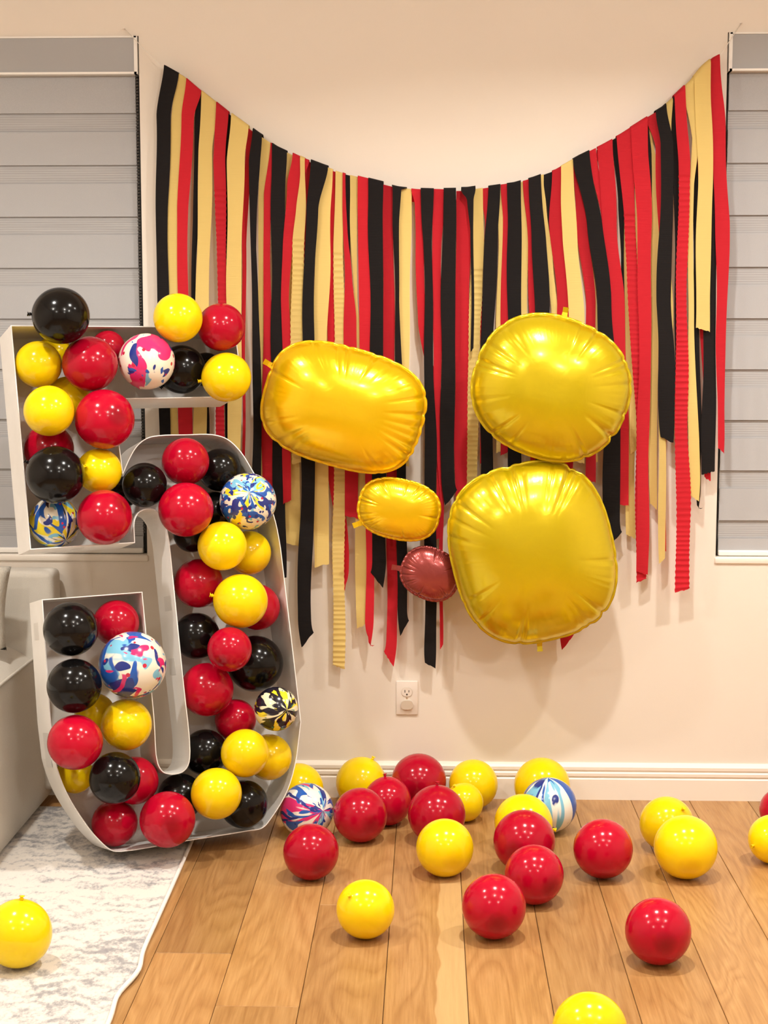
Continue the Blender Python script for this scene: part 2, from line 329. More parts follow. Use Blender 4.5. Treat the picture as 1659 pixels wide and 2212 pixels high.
# ------------------------------------------------------------------ rug
rg = thing('area_rug', 'cream and grey distressed area rug under the number box, white bound edge', 'rug', (-1.6, -1.2, 0))
def rug_edge(y):       # right edge with a soft kink where it lifts
    e = -.727-.012*sin((y+.3)*1.2)
    return e+.016*math.exp(-((y+1.50)/.09)**2)-.012*math.exp(-((y+1.62)/.09)**2)
ys = [-.165-i*.03 for i in range(80)]; V = []; F = []; nx = 14
for y in ys:
    xe = rug_edge(y)
    for i in range(nx+1):
        x = xe+( -2.35-xe)*(i/nx)**1.6
        V.append((x+1.6, y+1.2, .0075+.0012*sin(9*x+4*y)*sin(7*y)))
n = len(V)
for i in range(len(ys)-1):
    for j in range(nx): a = i*(nx+1)+j; F.append((a, a+1, a+nx+2, a+nx+1))
V += [(x, y, .0008) for x, y, z in V]
F2 = [tuple(n+q for q in f) for f in F]
edge = [i*(nx+1) for i in range(len(ys))]; edge2 = list(range(nx+1)); edge3 = [(len(ys)-1)*(nx+1)+j for j in range(nx+1)]; edge4 = [i*(nx+1)+nx for i in range(len(ys))]
for e in (edge, edge2, edge3, edge4):
    for a, b in zip(e, e[1:]): F2.append((a, b, n+b, n+a))
obj('pile', mesh('pile', V, F+F2, True), RUG, rg)
obj('binding', tubemesh('binding', [(rug_edge(y)+1.6, y+1.2, .0075+(.006*math.exp(-((y+1.50)/.07)**2))) for y in ys], .0062, 8), BINDING, rg)

# ------------------------------------------------------------------ sofa with its cushion
so = thing('sofa', 'cream upholstered sofa end at left of the number box', 'sofa', (-2.0, -.5, 0))
def crown_block(name, x1, xl, y0, y1, z0, zedge, crown, mat, par):
    # upholstered block: flat sides, rounded top rising from a piped edge
    nx, ny = 22, 22; V = []; F = []
    for i in range(ny+1):
        for j in range(nx+1):
            fx, fy = (j/nx)**1.7, i/ny
            x = x1+(xl-x1)*fx; y = y0+(y1-y0)*fy
            dx = min(1, abs(x-x1)/.16); dy = min(1, min(y-y0, y1-y)/.10)
            z = zedge+crown*(1-(1-dx)**2.2)*(1-(1-max(0, dy))**2.2)
            V.append((x, y, z))
    for i in range(ny):
        for j in range(nx): a = i*(nx+1)+j; F.append((a, a+1, a+nx+2, a+nx+1))
    n = len(V); nz = 6; base = []
    ring = [j for j in range(nx+1)]+[i*(nx+1)+nx for i in range(1, ny+1)]+[ny*(nx+1)+j for j in range(nx-1, -1, -1)]+[i*(nx+1) for i in range(ny-1, 0, -1)]
    prev = ring
    for k in range(1, nz+1):
        cur = []
        f = k/nz
        for a in ring:
            x, y, z = V[a]; z = zedge+(z0-zedge)*f
            bulge = .010*sin(pi*f)
            x2 = x+(bulge if abs(x-x1) < 1e-6 else 0)+(.035*f if abs(x-x1) < 1e-6 else 0)
            V.append((x2, y, z)); cur.append(len(V)-1)
        for q in range(len(ring)): F.append((prev[q], prev[(q+1) % len(ring)], cur[(q+1) % len(ring)], cur[q]))
        prev = cur
    F.append(tuple(prev))
    return obj(name, mesh(name, V, F, True), mat, par)
crown_block('seat', .70, -.9, -.52, .44, .025, .49, .062, SOFA, so)
obj('piping', tubemesh('piping', [(.702, -.52+.02*i, .492) for i in range(49)], .005, 8), SOFA, so)
bk = box('backrest', -.9, .775, .36, .478, .05, .782, SOFA, so, .022, 3)
for x, y in ((.66, -.46), (.66, .38)): box('leg', x-.03, x+.03, y-.03, y+.03, .009 if y < 0 else 0, .03, WOODLEG, so)
def cushion(name, w, h, t, mat):
    n = 24; V = []; F = []
    for side in (1, -1):
        for i in range(n+1):
            for j in range(n+1):
                a, b = 2*i/n-1, 2*j/n-1
                k = (1-abs(a)**2.6)*(1-abs(b)**2.6); pin = 1-.06*(1-abs(a)**2)*abs(b)**3
                x = a*w/2*(1-.05*(1-b*b)*abs(a)**3)*(1+.0); z = b*h/2*(1-.05*(1-a*a)*abs(b)**3)
                wr = .006*sin(11*a+4*b)*sin(7*b-3*a)*k
                V.append((x, side*(t/2*max(0, k)**.5+wr), z))
    N1 = (n+1)**2
    for i in range(n):
        for j in range(n):
            a = i*(n+1)+j
            F.append((a, a+1, a+n+2, a+n+1)); F.append((N1+a, N1+a+1, N1+a+n+2, N1+a+n+1))
    me = mesh(name, V, F, True); bm = bmesh.new(); bm.from_mesh(me); bmesh.ops.remove_doubles(bm, verts=bm.verts, dist=.0004); bm.to_mesh(me); bm.free(); return me
cu = tag(obj('cushion', cushion('cushion', .50, .265, .16, CUSH), CUSH), 'cream linen cushion standing on the sofa against its backrest', 'cushion')
cu.location = (-1.575, -.315, .698); cu.rotation_euler = (radians(-14), radians(2), radians(4))

# ------------------------------------------------------------------ streamers on a string
STR = [(-0.867, 2.403), (-0.845, 2.393), (-0.789, 2.362), (-0.735, 2.316), (-0.639, 2.24), (-0.55, 2.176), (-0.491, 2.138), (-0.402, 2.097), (-0.343, 2.075), (-0.276, 2.053), (-0.195, 2.033), (-0.105, 2.011), (-0.046, 2.004), (0.043, 2.001), (0.117, 2.002), (0.191, 2.013), (0.265, 2.023), (0.324, 2.039), (0.397, 2.065), (0.47, 2.105), (0.543, 2.14), (0.601, 2.171), (0.674, 2.217), (0.731, 2.251), (0.774, 2.291), (0.817, 2.333), (0.853, 2.377), (0.888, 2.406), (0.906, 2.415)]
line = [(-.984, -.008, 2.521)]+[(x, -.035, z) for x, z in STR]+[(.980, -.008, 2.526)]
tag(obj('string', tubemesh('string', line, .0011, 6), LINE), 'thin clear string sagging across the wall, carrying the crepe streamers', 'string')
for x, z, lb_ in ((-.984, 2.521, 'tiny wall pin holding string at upper left, above the left blind corner'), (.980, 2.526, 'tiny wall pin holding string at upper right, above the right blind corner')):
    me = tubemesh('wall_pin', [(0, 0, 0), (0, -.006, 0), (0, -.009, 0), (0, -.0125, 0)],   .0022, 10); o = tag(obj('wall_pin', me, PLATE), lb_, 'pin', 'pins holding the string'); o.location = (x, 0, z)
def sagz(x):
    for (xa, za), (xb, zb) in zip(STR, STR[1:]):
        if xa <= x <= xb: return za+(zb-za)*(x-xa)/(xb-xa)
    return STR[0][1] if x < STR[0][0] else STR[-1][1]
PIT = .0055
STREAM = [
    ('k', 2, [(2.383, -0.828, 0.047), (2.243, -0.855, 0.048), (1.951, -0.864, 0.039), (1.581, -0.868, 0.036), (1.281, -0.866, 0.035), (0.9, -0.871, 0.035)], '', 'first black crepe streamer from left, wide and flat'),
    ('y', 1, [(2.363, -0.79, 0.052), (2.142, -0.814, 0.048), (1.834, -0.832, 0.039), (1.581, -0.834, 0.042), (1.28, -0.845, 0.045), (0.876, -0.851, 0.045)], '', 'first yellow crepe streamer from left, between black and red'),
    ('r', 2, [(2.335, -0.757, 0.047), (2.242, -0.776, 0.042), (1.951, -0.798, 0.036), (1.656, -0.801, 0.033), (1.281, -0.797, 0.045), (0.885, -0.803, 0.045)], '', 'first red crepe streamer from left, bowing inwards halfway down'),
    ('k', 0, [(2.312, -0.729, 0.036), (2.231, -0.742, 0.027), (1.953, -0.758, 0.018), (1.656, -0.768, 0.014), (1.28, -0.727, 0.015), (1.005, -0.731, 0.015)], '', 'second black crepe streamer from left, narrow and turned edge on'),
    ('y', 3, [(2.291, -0.704, 0.056), (2.126, -0.72, 0.045), (1.73, -0.735, 0.042), (1.281, -0.749, 0.042), (0.946, -0.753, 0.042)], '', 'second yellow crepe streamer from left, flat with a white gap on its right'),
    ('r', 4, [(2.26, -0.665, 0.039), (2.097, -0.678, 0.039), (1.833, -0.671, 0.03), (1.581, -0.672, 0.03), (1.281, -0.683, 0.027), (0.977, -0.687, 0.027)], 'crinkle', 'second red crepe streamer from left, crinkled with ragged edge'),
    ('k', 0, [(2.235, -0.632, 0.036), (2.127, -0.651, 0.021), (1.834, -0.662, 0.014), (1.281, -0.664, 0.015), (1.037, -0.666, 0.015)], '', 'third black crepe streamer from left, thin and half hidden behind yellow'),
    ('y', 5, [(2.218, -0.609, 0.055), (2.097, -0.622, 0.055), (1.833, -0.631, 0.048), (1.281, -0.635, 0.044), (1.008, -0.638, 0.044)], '', 'third yellow crepe streamer from left, pale and straight'),
    ('r', 0, [(2.193, -0.575, 0.033), (2.025, -0.59, 0.018), (1.834, -0.603, 0.014), (1.281, -0.609, 0.009), (1.114, -0.611, 0.009)], '', 'third red crepe streamer from left, narrow beside pale yellow'),
    ('k', 6, [(2.177, -0.553, 0.03), (2.096, -0.562, 0.036), (1.818, -0.569, 0.017), (1.492, -0.56, 0.026), (1.281, -0.562, 0.029), (0.87, -0.566, 0.029)], '', 'fourth black crepe streamer from left, pinched narrow halfway down'),
    ('y', 1, [(2.158, -0.523, 0.042), (2.025, -0.54, 0.021), (1.73, -0.544, 0.03), (1.356, -0.545, 0.026), (1.038, -0.547, 0.026)], '', 'fourth yellow crepe streamer from left, twisted below the string'),
    ('r', 2, [(2.142, -0.498, 0.03), (1.995, -0.526, 0.021), (1.73, -0.526, 0.023), (1.326, -0.531, 0.033), (1.129, -0.53, 0.039), (0.9, -0.532, 0.039)], '', 'fourth red crepe streamer from left, dull and set back'),
    ('k', 3, [(2.133, -0.484, 0.048), (1.949, -0.489, 0.045), (1.581, -0.494, 0.042), (1.282, -0.493, 0.042), (0.979, -0.492, 0.042), (0.742, -0.494, 0.042)], '', 'fifth black crepe streamer from left, broad and straight'),
    ('y', 0, [(2.121, -0.453, 0.024), (1.834, -0.45, 0.033), (1.581, -0.446, 0.03), (1.113, -0.449, 0.048), (0.856, -0.45, 0.048)], '', 'fifth yellow crepe streamer from left, amber and set behind'),
    ('r', 4, [(2.101, -0.416, 0.052), (2.022, -0.44, 0.042), (1.832, -0.459, 0.03), (1.655, -0.468, 0.027), (1.432, -0.465, 0.027), (1.002, -0.468, 0.027)], '', 'fifth red crepe streamer from left, slanting down to the left'),
    ('y', 5, [(2.055, -0.41, 0.015), (1.949, -0.414, 0.03), (1.832, -0.423, 0.038), (1.596, -0.431, 0.042), (1.357, -0.428, 0.044), (1.131, -0.429, 0.044)], 'crinkle', 'sixth yellow crepe streamer from left, crinkled and flaring out under the string'),
    ('r', 1, [(2.095, -0.398, 0.027), (1.951, -0.397, 0.012), (1.73, -0.405, 0.012), (1.281, -0.407, 0.012)], '', 'sixth red crepe streamer from left, sliver beside a bunched black knot'),
    ('k', 6, [(2.077, -0.356, 0.055), (1.948, -0.38, 0.036), (1.596, -0.394, 0.036), (1.132, -0.396, 0.045), (0.674, -0.411, 0.045), (0.54, -0.412, 0.045)], 'angl', 'sixth black crepe streamer from left, long, ending in a slanted tip'),
    ('y', 3, [(2.072, -0.34, 0.052), (1.832, -0.347, 0.048), (1.536, -0.356, 0.048), (1.056, -0.355, 0.05), (0.788, -0.356, 0.05)], '', 'seventh yellow crepe streamer from left, pale and wide'),
    ('r', 0, [(2.064, -0.311, 0.02), (1.833, -0.319, 0.017), (1.536, -0.323, 0.023), (1.084, -0.311, 0.048), (0.824, -0.28, 0.03), (0.707, -0.28, 0.03)], 'curl', 'seventh red crepe streamer from left, hanging below left foil balloon with curled tip'),
    ('y', 2, [(2.058, -0.294, 0.023), (1.832, -0.296, 0.032), (1.596, -0.295, 0.033), (1.131, -0.297, 0.038), (0.748, -0.299, 0.039), (0.451, -0.3, 0.039)], 'crinkle', 'eighth yellow crepe streamer from left, crinkled, longest of the yellow ones'),
    ('r', 3, [(2.034, -0.278, 0.009), (1.876, -0.274, 0.014), (1.729, -0.266, 0.024), (1.596, -0.259, 0.039), (1.372, -0.255, 0.045), (0.949, -0.255, 0.045)], '', 'eighth red crepe streamer from left, widening downwards'),
    ('k', 1, [(2.051, -0.269, 0.032), (1.951, -0.269, 0.021), (1.789, -0.265, 0.009), (1.432, -0.266, 0.009)], '', 'seventh black crepe streamer from left, short, next to crinkled yellow'),
    ('y', 2, [(2.043, -0.233, 0.052), (1.951, -0.247, 0.024), (1.656, -0.243, 0.012), (1.492, -0.233, 0.024), (1.054, -0.223, 0.041), (0.589, -0.224, 0.041)], 'torn', 'ninth yellow crepe streamer from left, twisted thin, with torn wide bottom'),
    ('r', 4, [(2.037, -0.216, 0.036), (1.832, -0.216, 0.036), (1.536, -0.209, 0.039), (1.056, -0.196, 0.027), (0.542, -0.197, 0.027)], 'curl', 'ninth red crepe streamer from left, long with hooked tip'),
    ('k', 5, [(2.027, -0.176, 0.048), (1.831, -0.176, 0.045), (1.536, -0.173, 0.041), (1.056, -0.166, 0.044), (0.746, -0.166, 0.044)], 'angl', 'eighth black crepe streamer from left, wide, ending in slanted cut'),
    ('r', 0, [(2.019, -0.139, 0.032), (1.832, -0.138, 0.035), (1.536, -0.135, 0.038), (1.055, -0.124, 0.035), (0.47, -0.124, 0.035)], 'angl', 'tenth red crepe streamer from left, long with pointed tip, left of the outlet'),
    ('k', 3, [(2.009, -0.101, 0.048), (2.05, -0.108, 0.03), (1.904, -0.111, 0.021), (1.655, -0.109, 0.012), (1.402, -0.1, 0.026), (0.98, -0.092, 0.033), (0.578, -0.091, 0.033)], 'angl', 'ninth black crepe streamer from left, folded flap at top and torn tip'),
    ('y', 1, [(2.008, -0.086, 0.048), (1.935, -0.084, 0.042), (1.832, -0.083, 0.041), (1.507, -0.088, 0.036), (1.116, -0.088, 0.036)], '', 'tenth yellow crepe streamer from left, gold, below a black folded flap'),
    ('r', 2, [(2.003, -0.042, 0.042), (1.964, -0.036, 0.033), (1.832, -0.034, 0.027), (1.581, -0.03, 0.024), (1.282, 0.031, 0.024), (0.88, 0.032, 0.024)], '', 'eleventh red crepe streamer from left, beside a white gap of bare wall'),
    ('k', 4, [(2.001, -0.012, 0.042), (1.831, -0.01, 0.027), (1.581, -0.006, 0.027), (1.132, 0.001, 0.039), (0.455, 0.004, 0.039)], 'torn', 'tenth black crepe streamer from left, long one reaching below foil balloons'),
    ('r', 3, [(2.0, 0.025, 0.041), (1.832, 0.02, 0.03), (1.357, 0.022, 0.026), (0.98, 0.037, 0.012), (0.518, 0.038, 0.012)], 'torn', 'twelfth red crepe streamer from left, thinning to a strand'),
    ('k', 5, [(1.999, 0.06, 0.039), (1.831, 0.058, 0.045), (1.358, 0.056, 0.045), (1.014, 0.058, 0.045)], 'angl', 'eleventh black crepe streamer from left, wide, left of round foil balloon'),
    ('r', 0, [(2.001, 0.102, 0.042), (1.832, 0.106, 0.048), (1.581, 0.101, 0.045), (0.842, 0.105, 0.045)], '', 'thirteenth red crepe streamer from left, wide, set among black ones'),
    ('k', 6, [(1.999, 0.119, 0.045), (1.976, 0.125, 0.021), (1.874, 0.132, 0.009), (1.492, 0.134, 0.009)], '', 'twelfth black crepe streamer from right, folded, next to crinkled yellow'),
    ('y', 1, [(2.005, 0.149, 0.033), (1.831, 0.15, 0.041), (1.536, 0.143, 0.038), (1.358, 0.137, 0.035), (1.042, 0.139, 0.035)], 'crinkle', 'eleventh yellow crepe streamer from left, crinkled, left of round foil balloon'),
    ('r', 0, [(2.011, 0.173, 0.033), (1.906, 0.177, 0.009), (1.729, 0.171, 0.021), (1.131, 0.175, 0.021)], '', 'thirteenth red crepe streamer from right, thin sliver'),
    ('k', 3, [(2.013, 0.202, 0.038), (1.831, 0.194, 0.044), (1.521, 0.18, 0.041), (0.996, 0.184, 0.041)], '', 'eleventh black crepe streamer from right, wide, falling behind round foil balloon left edge'),
    ('y', 1, [(2.017, 0.215, 0.033), (1.979, 0.221, 0.02), (1.832, 0.224, 0.015), (1.581, 0.221, 0.018), (1.161, 0.225, 0.018)], '', 'twelfth yellow crepe streamer from right, tied in a small knot at the string'),
    ('r', 2, [(2.02, 0.237, 0.03), (1.92, 0.238, 0.017), (1.729, 0.238, 0.024), (1.161, 0.243, 0.024)], '', 'twelfth red crepe streamer from right, thin, between knotted yellow and black'),
    ('k', 3, [(2.021, 0.264, 0.044), (1.831, 0.267, 0.045), (1.581, 0.271, 0.045), (1.057, 0.276, 0.045)], '', 'tenth black crepe streamer from right, wide, falling onto round foil balloon top left'),
    ('y', 0, [(2.031, 0.291, 0.015), (1.832, 0.301, 0.021), (1.581, 0.302, 0.021), (1.161, 0.306, 0.021)], '', 'eleventh yellow crepe streamer from right, narrow strip between two black'),
    ('r', 1, [(2.034, 0.308, 0.03), (1.831, 0.318, 0.015), (1.699, 0.327, 0.023), (1.551, 0.336, 0.027), (1.132, 0.34, 0.027)], '', 'eleventh red crepe streamer from right, narrow, slanting right'),
    ('k', 3, [(2.039, 0.33, 0.039), (1.844, 0.344, 0.047), (1.625, 0.36, 0.048), (1.104, 0.366, 0.048)], '', 'ninth black crepe streamer from right, wide, slanting right towards foil balloon'),
    ('y', 1, [(2.023, 0.353, 0.012), (1.963, 0.358, 0.017), (1.787, 0.381, 0.023), (1.625, 0.397, 0.021), (1.132, 0.403, 0.021)], '', 'tenth yellow crepe streamer from right, olive strip on slant'),
    ('k', 0, [(2.056, 0.371, 0.036), (1.934, 0.38, 0.014), (1.846, 0.388, 0.008), (1.551, 0.392, 0.008)], '', 'eighth black crepe streamer from right, short wedge below the string'),
    ('r', 2, [(2.07, 0.409, 0.047), (1.903, 0.399, 0.039), (1.654, 0.424, 0.039), (1.133, 0.44, 0.045), (0.538, 0.447, 0.045)], 'angl', 'tenth red crepe streamer from right, long, tip showing beneath the oblong foil balloon'),
    ('y', 3, [(2.083, 0.432, 0.038), (1.844, 0.444, 0.048), (1.595, 0.47, 0.048), (1.134, 0.476, 0.048)], '', 'ninth yellow crepe streamer from right, wide and slanting, falling onto the round foil balloon'),
    ('r', 1, [(2.103, 0.466, 0.033), (1.904, 0.484, 0.035), (1.655, 0.513, 0.032), (1.072, 0.521, 0.032)], '', 'ninth red crepe streamer from right, slanting along wide yellow'),
    ('y', 0, [(2.101, 0.489, 0.021), (1.788, 0.516, 0.018), (1.581, 0.529, 0.018), (1.131, 0.536, 0.018)], '', 'eighth yellow crepe streamer from right, thin strip left of a slanting black'),
    ('k', 4, [(2.106, 0.476, 0.052), (1.902, 0.521, 0.048), (1.654, 0.556, 0.048), (1.284, 0.586, 0.055), (0.875, 0.592, 0.055)], 'angl', 'seventh black crepe streamer from right, wide and strongly slanting right'),
    ('r', 2, [(2.124, 0.51, 0.027), (1.904, 0.555, 0.024), (1.728, 0.566, 0.015), (1.283, 0.573, 0.015)], '', 'eighth red crepe streamer from right, short wedge beside slanting black'),
    ('r', 3, [(2.143, 0.551, 0.047), (1.903, 0.57, 0.047), (1.654, 0.593, 0.052), (1.284, 0.614, 0.052), (0.998, 0.619, 0.052)], '', 'seventh red crepe streamer from right, wide and smooth, right of slanting black'),
    ('k', 1, [(2.165, 0.589, 0.03), (1.963, 0.607, 0.021), (1.802, 0.615, 0.009), (1.492, 0.62, 0.009)], '', 'sixth black crepe streamer from right, narrow between two reds'),
    ('y', 0, [(2.154, 0.6, 0.012), (1.876, 0.614, 0.024), (1.67, 0.629, 0.024), (1.282, 0.648, 0.03), (0.888, 0.655, 0.03)], '', 'seventh yellow crepe streamer from right, brownish, deep behind reds'),
    ('r', 4, [(2.177, 0.612, 0.05), (1.903, 0.634, 0.036), (1.728, 0.642, 0.032), (1.284, 0.679, 0.033), (0.747, 0.689, 0.033)], 'crinkle', 'sixth red crepe streamer from right, crinkled lower half, between two reds'),
    ('y', 1, [(2.187, 0.648, 0.012), (1.846, 0.657, 0.011), (1.581, 0.668, 0.021), (1.402, 0.661, 0.033), (1.171, 0.665, 0.033)], 'torn', 'sixth yellow crepe streamer from right, pale torn end right of round foil balloon'),
    ('r', 5, [(2.205, 0.657, 0.052), (1.902, 0.677, 0.047), (1.58, 0.687, 0.039), (1.135, 0.687, 0.039), (0.772, 0.693, 0.039)], '', 'fifth red crepe streamer from right, broad, wavy bottom'),
    ('k', 2, [(2.211, 0.664, 0.045), (2.121, 0.689, 0.02), (1.728, 0.696, 0.012), (1.283, 0.705, 0.012)], '', 'fifth black crepe streamer from right, cap over a red one'),
    ('y', 0, [(2.21, 0.686, 0.015), (2.021, 0.716, 0.042), (1.728, 0.717, 0.036), (1.358, 0.72, 0.026), (0.981, 0.727, 0.026)], 'torn', 'fifth yellow crepe streamer from right, brownish at top, pale torn tip'),
    ('r', 3, [(2.237, 0.709, 0.055), (2.135, 0.725, 0.03), (1.787, 0.737, 0.015), (1.581, 0.744, 0.021), (0.845, 0.758, 0.021)], '', 'fourth red crepe streamer from right, behind wide charcoal one'),
    ('k', 6, [(2.245, 0.724, 0.033), (2.147, 0.744, 0.039), (1.902, 0.747, 0.042), (1.654, 0.743, 0.047), (1.433, 0.758, 0.052), (1.201, 0.763, 0.052)], 'torn', 'fourth black crepe streamer from right, charcoal, ending in a blunt wide end'),
    ('y', 5, [(2.265, 0.746, 0.03), (2.206, 0.75, 0.014), (1.903, 0.75, 0.009), (1.581, 0.764, 0.024), (1.284, 0.746, 0.024), (0.81, 0.756, 0.024)], 'torn', 'fourth yellow crepe streamer from right, short knot at top and long pale tail'),
    ('k', 4, [(2.284, 0.766, 0.042), (2.092, 0.776, 0.02), (1.728, 0.786, 0.015), (1.432, 0.794, 0.015), (1.193, 0.799, 0.015)], '', 'third black crepe streamer from right, narrow, left of long red'),
    ('r', 7, [(2.298, 0.781, 0.033), (2.089, 0.799, 0.036), (1.727, 0.799, 0.033), (1.284, 0.807, 0.042), (0.985, 0.818, 0.045), (0.716, 0.823, 0.045)], 'crinkle', 'third red crepe streamer from right, crinkled, longest at right end'),
    ('y', 5, [(2.327, 0.812, 0.039), (2.162, 0.834, 0.021), (2.018, 0.824, 0.014), (1.58, 0.832, 0.018), (1.209, 0.849, 0.036), (1.017, 0.853, 0.036)], 'torn', 'third yellow crepe streamer from right, twisted thread-thin, with wider torn tail'),
    ('k', 2, [(2.316, 0.825, 0.015), (2.019, 0.841, 0.018), (1.581, 0.853, 0.02), (1.133, 0.866, 0.024), (0.997, 0.869, 0.024)], 'curl', 'second black crepe streamer from right, thin with a kinked tip'),
    ('r', 0, [(2.351, 0.832, 0.024), (2.02, 0.847, 0.012), (1.133, 0.901, 0.021), (1.075, 0.902, 0.021)], '', 'second red crepe streamer from right, mostly hidden, tip showing below black'),
    ('y', 6, [(2.374, 0.851, 0.05), (2.017, 0.867, 0.048), (1.668, 0.867, 0.045), (1.557, 0.869, 0.045)], '', 'second yellow crepe streamer from right, broad and short, second column from right'),
    ('y', 1, [(2.373, 0.872, 0.015), (1.787, 0.901, 0.015), (1.581, 0.895, 0.033), (1.514, 0.895, 0.03), (1.447, 0.897, 0.03)], 'torn', 'first yellow crepe streamer from right, amber, behind the broad short yellow'),
    ('k', 3, [(2.385, 0.88, 0.021), (1.903, 0.899, 0.018), (1.581, 0.895, 0.039), (1.283, 0.897, 0.045), (1.1, 0.901, 0.045)], '', 'first black crepe streamer from right, wide at bottom, rounded end'),
    ('r', 4, [(2.4, 0.881, 0.05), (2.191, 0.906, 0.042), (1.902, 0.926, 0.045), (1.58, 0.931, 0.033), (1.314, 0.934, 0.023), (1.167, 0.938, 0.023)], 'torn', 'first red crepe streamer from right, outermost on the right'),
]
def interp(pts, z):
    if z >= pts[0][0]: return pts[0][1], pts[0][2]
    for (za, xa, wa), (zb, xb, wb) in zip(pts, pts[1:]):
        if zb <= z <= za:
            f = (za-z)/max(1e-6, za-zb); f = f*f*(3-2*f)*.5+f*.5
            return xa+(xb-xa)*f, wa+(wb-wa)*f
    return pts[-1][1], pts[-1][2]
def streamer(c, layer, pts, kind, label, idx):
    rr = random.Random(idx*7+1)
    ztop, zbot = sagz(pts[0][1]), pts[-1][0]; rl = .0025+PIT*layer; rb = .0022+.0032*layer; ys_ = -.035
    step = .003 if kind == 'crinkle' else .009
    rows = []
    x0, w0 = pts[0][1], pts[0][2]
    for k in range(4): rows.append((ztop-.035+.0115*k, ys_+rb, x0, w0, 0, 0))           # short flap folded behind the string
    for k in range(1, 6): a = pi*k/6; rows.append((ztop+(.0025+.0021*layer)*sin(a), ys_+(rb if a < pi/2 else rl)*cos(a), x0, w0, 0, 0))
    z = ztop-.002; ph1, ph2, ph3 = [rr.uniform(0, 6.28) for _ in range(3)]
    sgn = rr.choice((-1, 1))
    while z > zbot:
        x, wd = interp(pts, z); d = ztop-z
        f = min(1, d/.14); f = f*f*(3-2*f)
        y = ys_-rl+.0025*sin(z*7+x*4)*min(1, max(0, (2.2-z)/.4))
        x += .0018*f*sin(z*13+ph2); wd *= 1+.05*f*sin(z*17+ph3)
        if kind == 'crinkle' and d > .25:
            y += .0034*abs(sin(d*pi/.017+.9*sin(d*31)))*(.65+.35*sin(d*9)); wd *= 1+.045*sin(d*2*pi/.017+1.8*sin(d*31))
        fold = sqrt(max(0, 1-(min(1, wd/.050))**2))
        rows.append((z, y, x, wd, fold*f*.0026*sgn, .0012*f*(.5+.5*sin(z*5+ph3)))); z -= step
    x, wd = interp(pts, zbot)
    V = []; F = []; m = 8; H0 = max(0, len(rows)-12)
    for k, (z, y, x, wd, tw, cup) in enumerate(rows):
        for j in range(m+1):
            q = 2*j/m-1
            yy = y+tw*q*.5-cup*(1-q*q); zz = z; xx = x+q*wd/2
            # the hanging edge follows the slope of the string at the fold
            fd = min(1, max(0, 1-(ztop-z)/.10)) if k > 3 else 1
            zz += (sagz(x0+q*wd/2)-sagz(x0))*fd
            V.append((xx, yy, zz))
    e = len(rows)
    if kind in ('angl', 'torn', 'curl') or True:
        a = {'angl': .026, 'torn': .010, 'curl': .016, 'crinkle': .007}.get(kind, .006)*(1 if rr.random() < .5 else -1)
        for k in range(max(9, e-8), e):
            g = (k-(e-9))/8
            for j in range(m+1):
                q = 2*j/m-1; v = V[k*(m+1)+j]; jag = rr.uniform(-.0022, .0022) if k == e-1 else 0
                tap = {'angl': .12, 'torn': .15, 'curl': .7}.get(kind, 0)*g*g
                x = rows[k][2]; V[k*(m+1)+j] = (v[0]-(v[0]-x)*tap+(a*.35*g*g if kind == 'angl' else 0), v[1], v[2]+a*q*g*g+jag)
        if kind == 'curl':
            sg = -1 if idx % 2 else 1; last = rows[-1]; R = .011; base = len(V)//(m+1)
            for k in range(1, 9):
                an = k*.26; w_ = last[3]*.22*(1-k/11)
                cx = last[2]+sg*R*(1-cos(an)); cz = last[0]-R*sin(an)*1.3
                for j in range(m+1):
                    q = 2*j/m-1; V.append((cx+q*w_/2*cos(an), last[1], cz-sg*q*w_/2*sin(an)))
            e += 8
    for k in range(e-1):
        for j in range(m): b = k*(m+1)+j; F.append((b, b+1, b+m+2, b+m+1))
    V = [(x-x0, min(y, -.004)-ys_, z-ztop) for x, y, z in V]
    me = bpy.data.meshes.new('crepe_streamer'); me.from_pydata(V, [], F)
    for p in me.polygons: p.use_smooth = True
    o = obj('crepe_streamer', me, CREPE[c]); o.location = (x0, ys_, ztop)
    tag(o, label, 'streamer', 'crepe paper streamers hanging from the string')
for i, (c, l, p, k, lb_) in enumerate(STREAM): streamer(c, l, p, k, lb_, i)

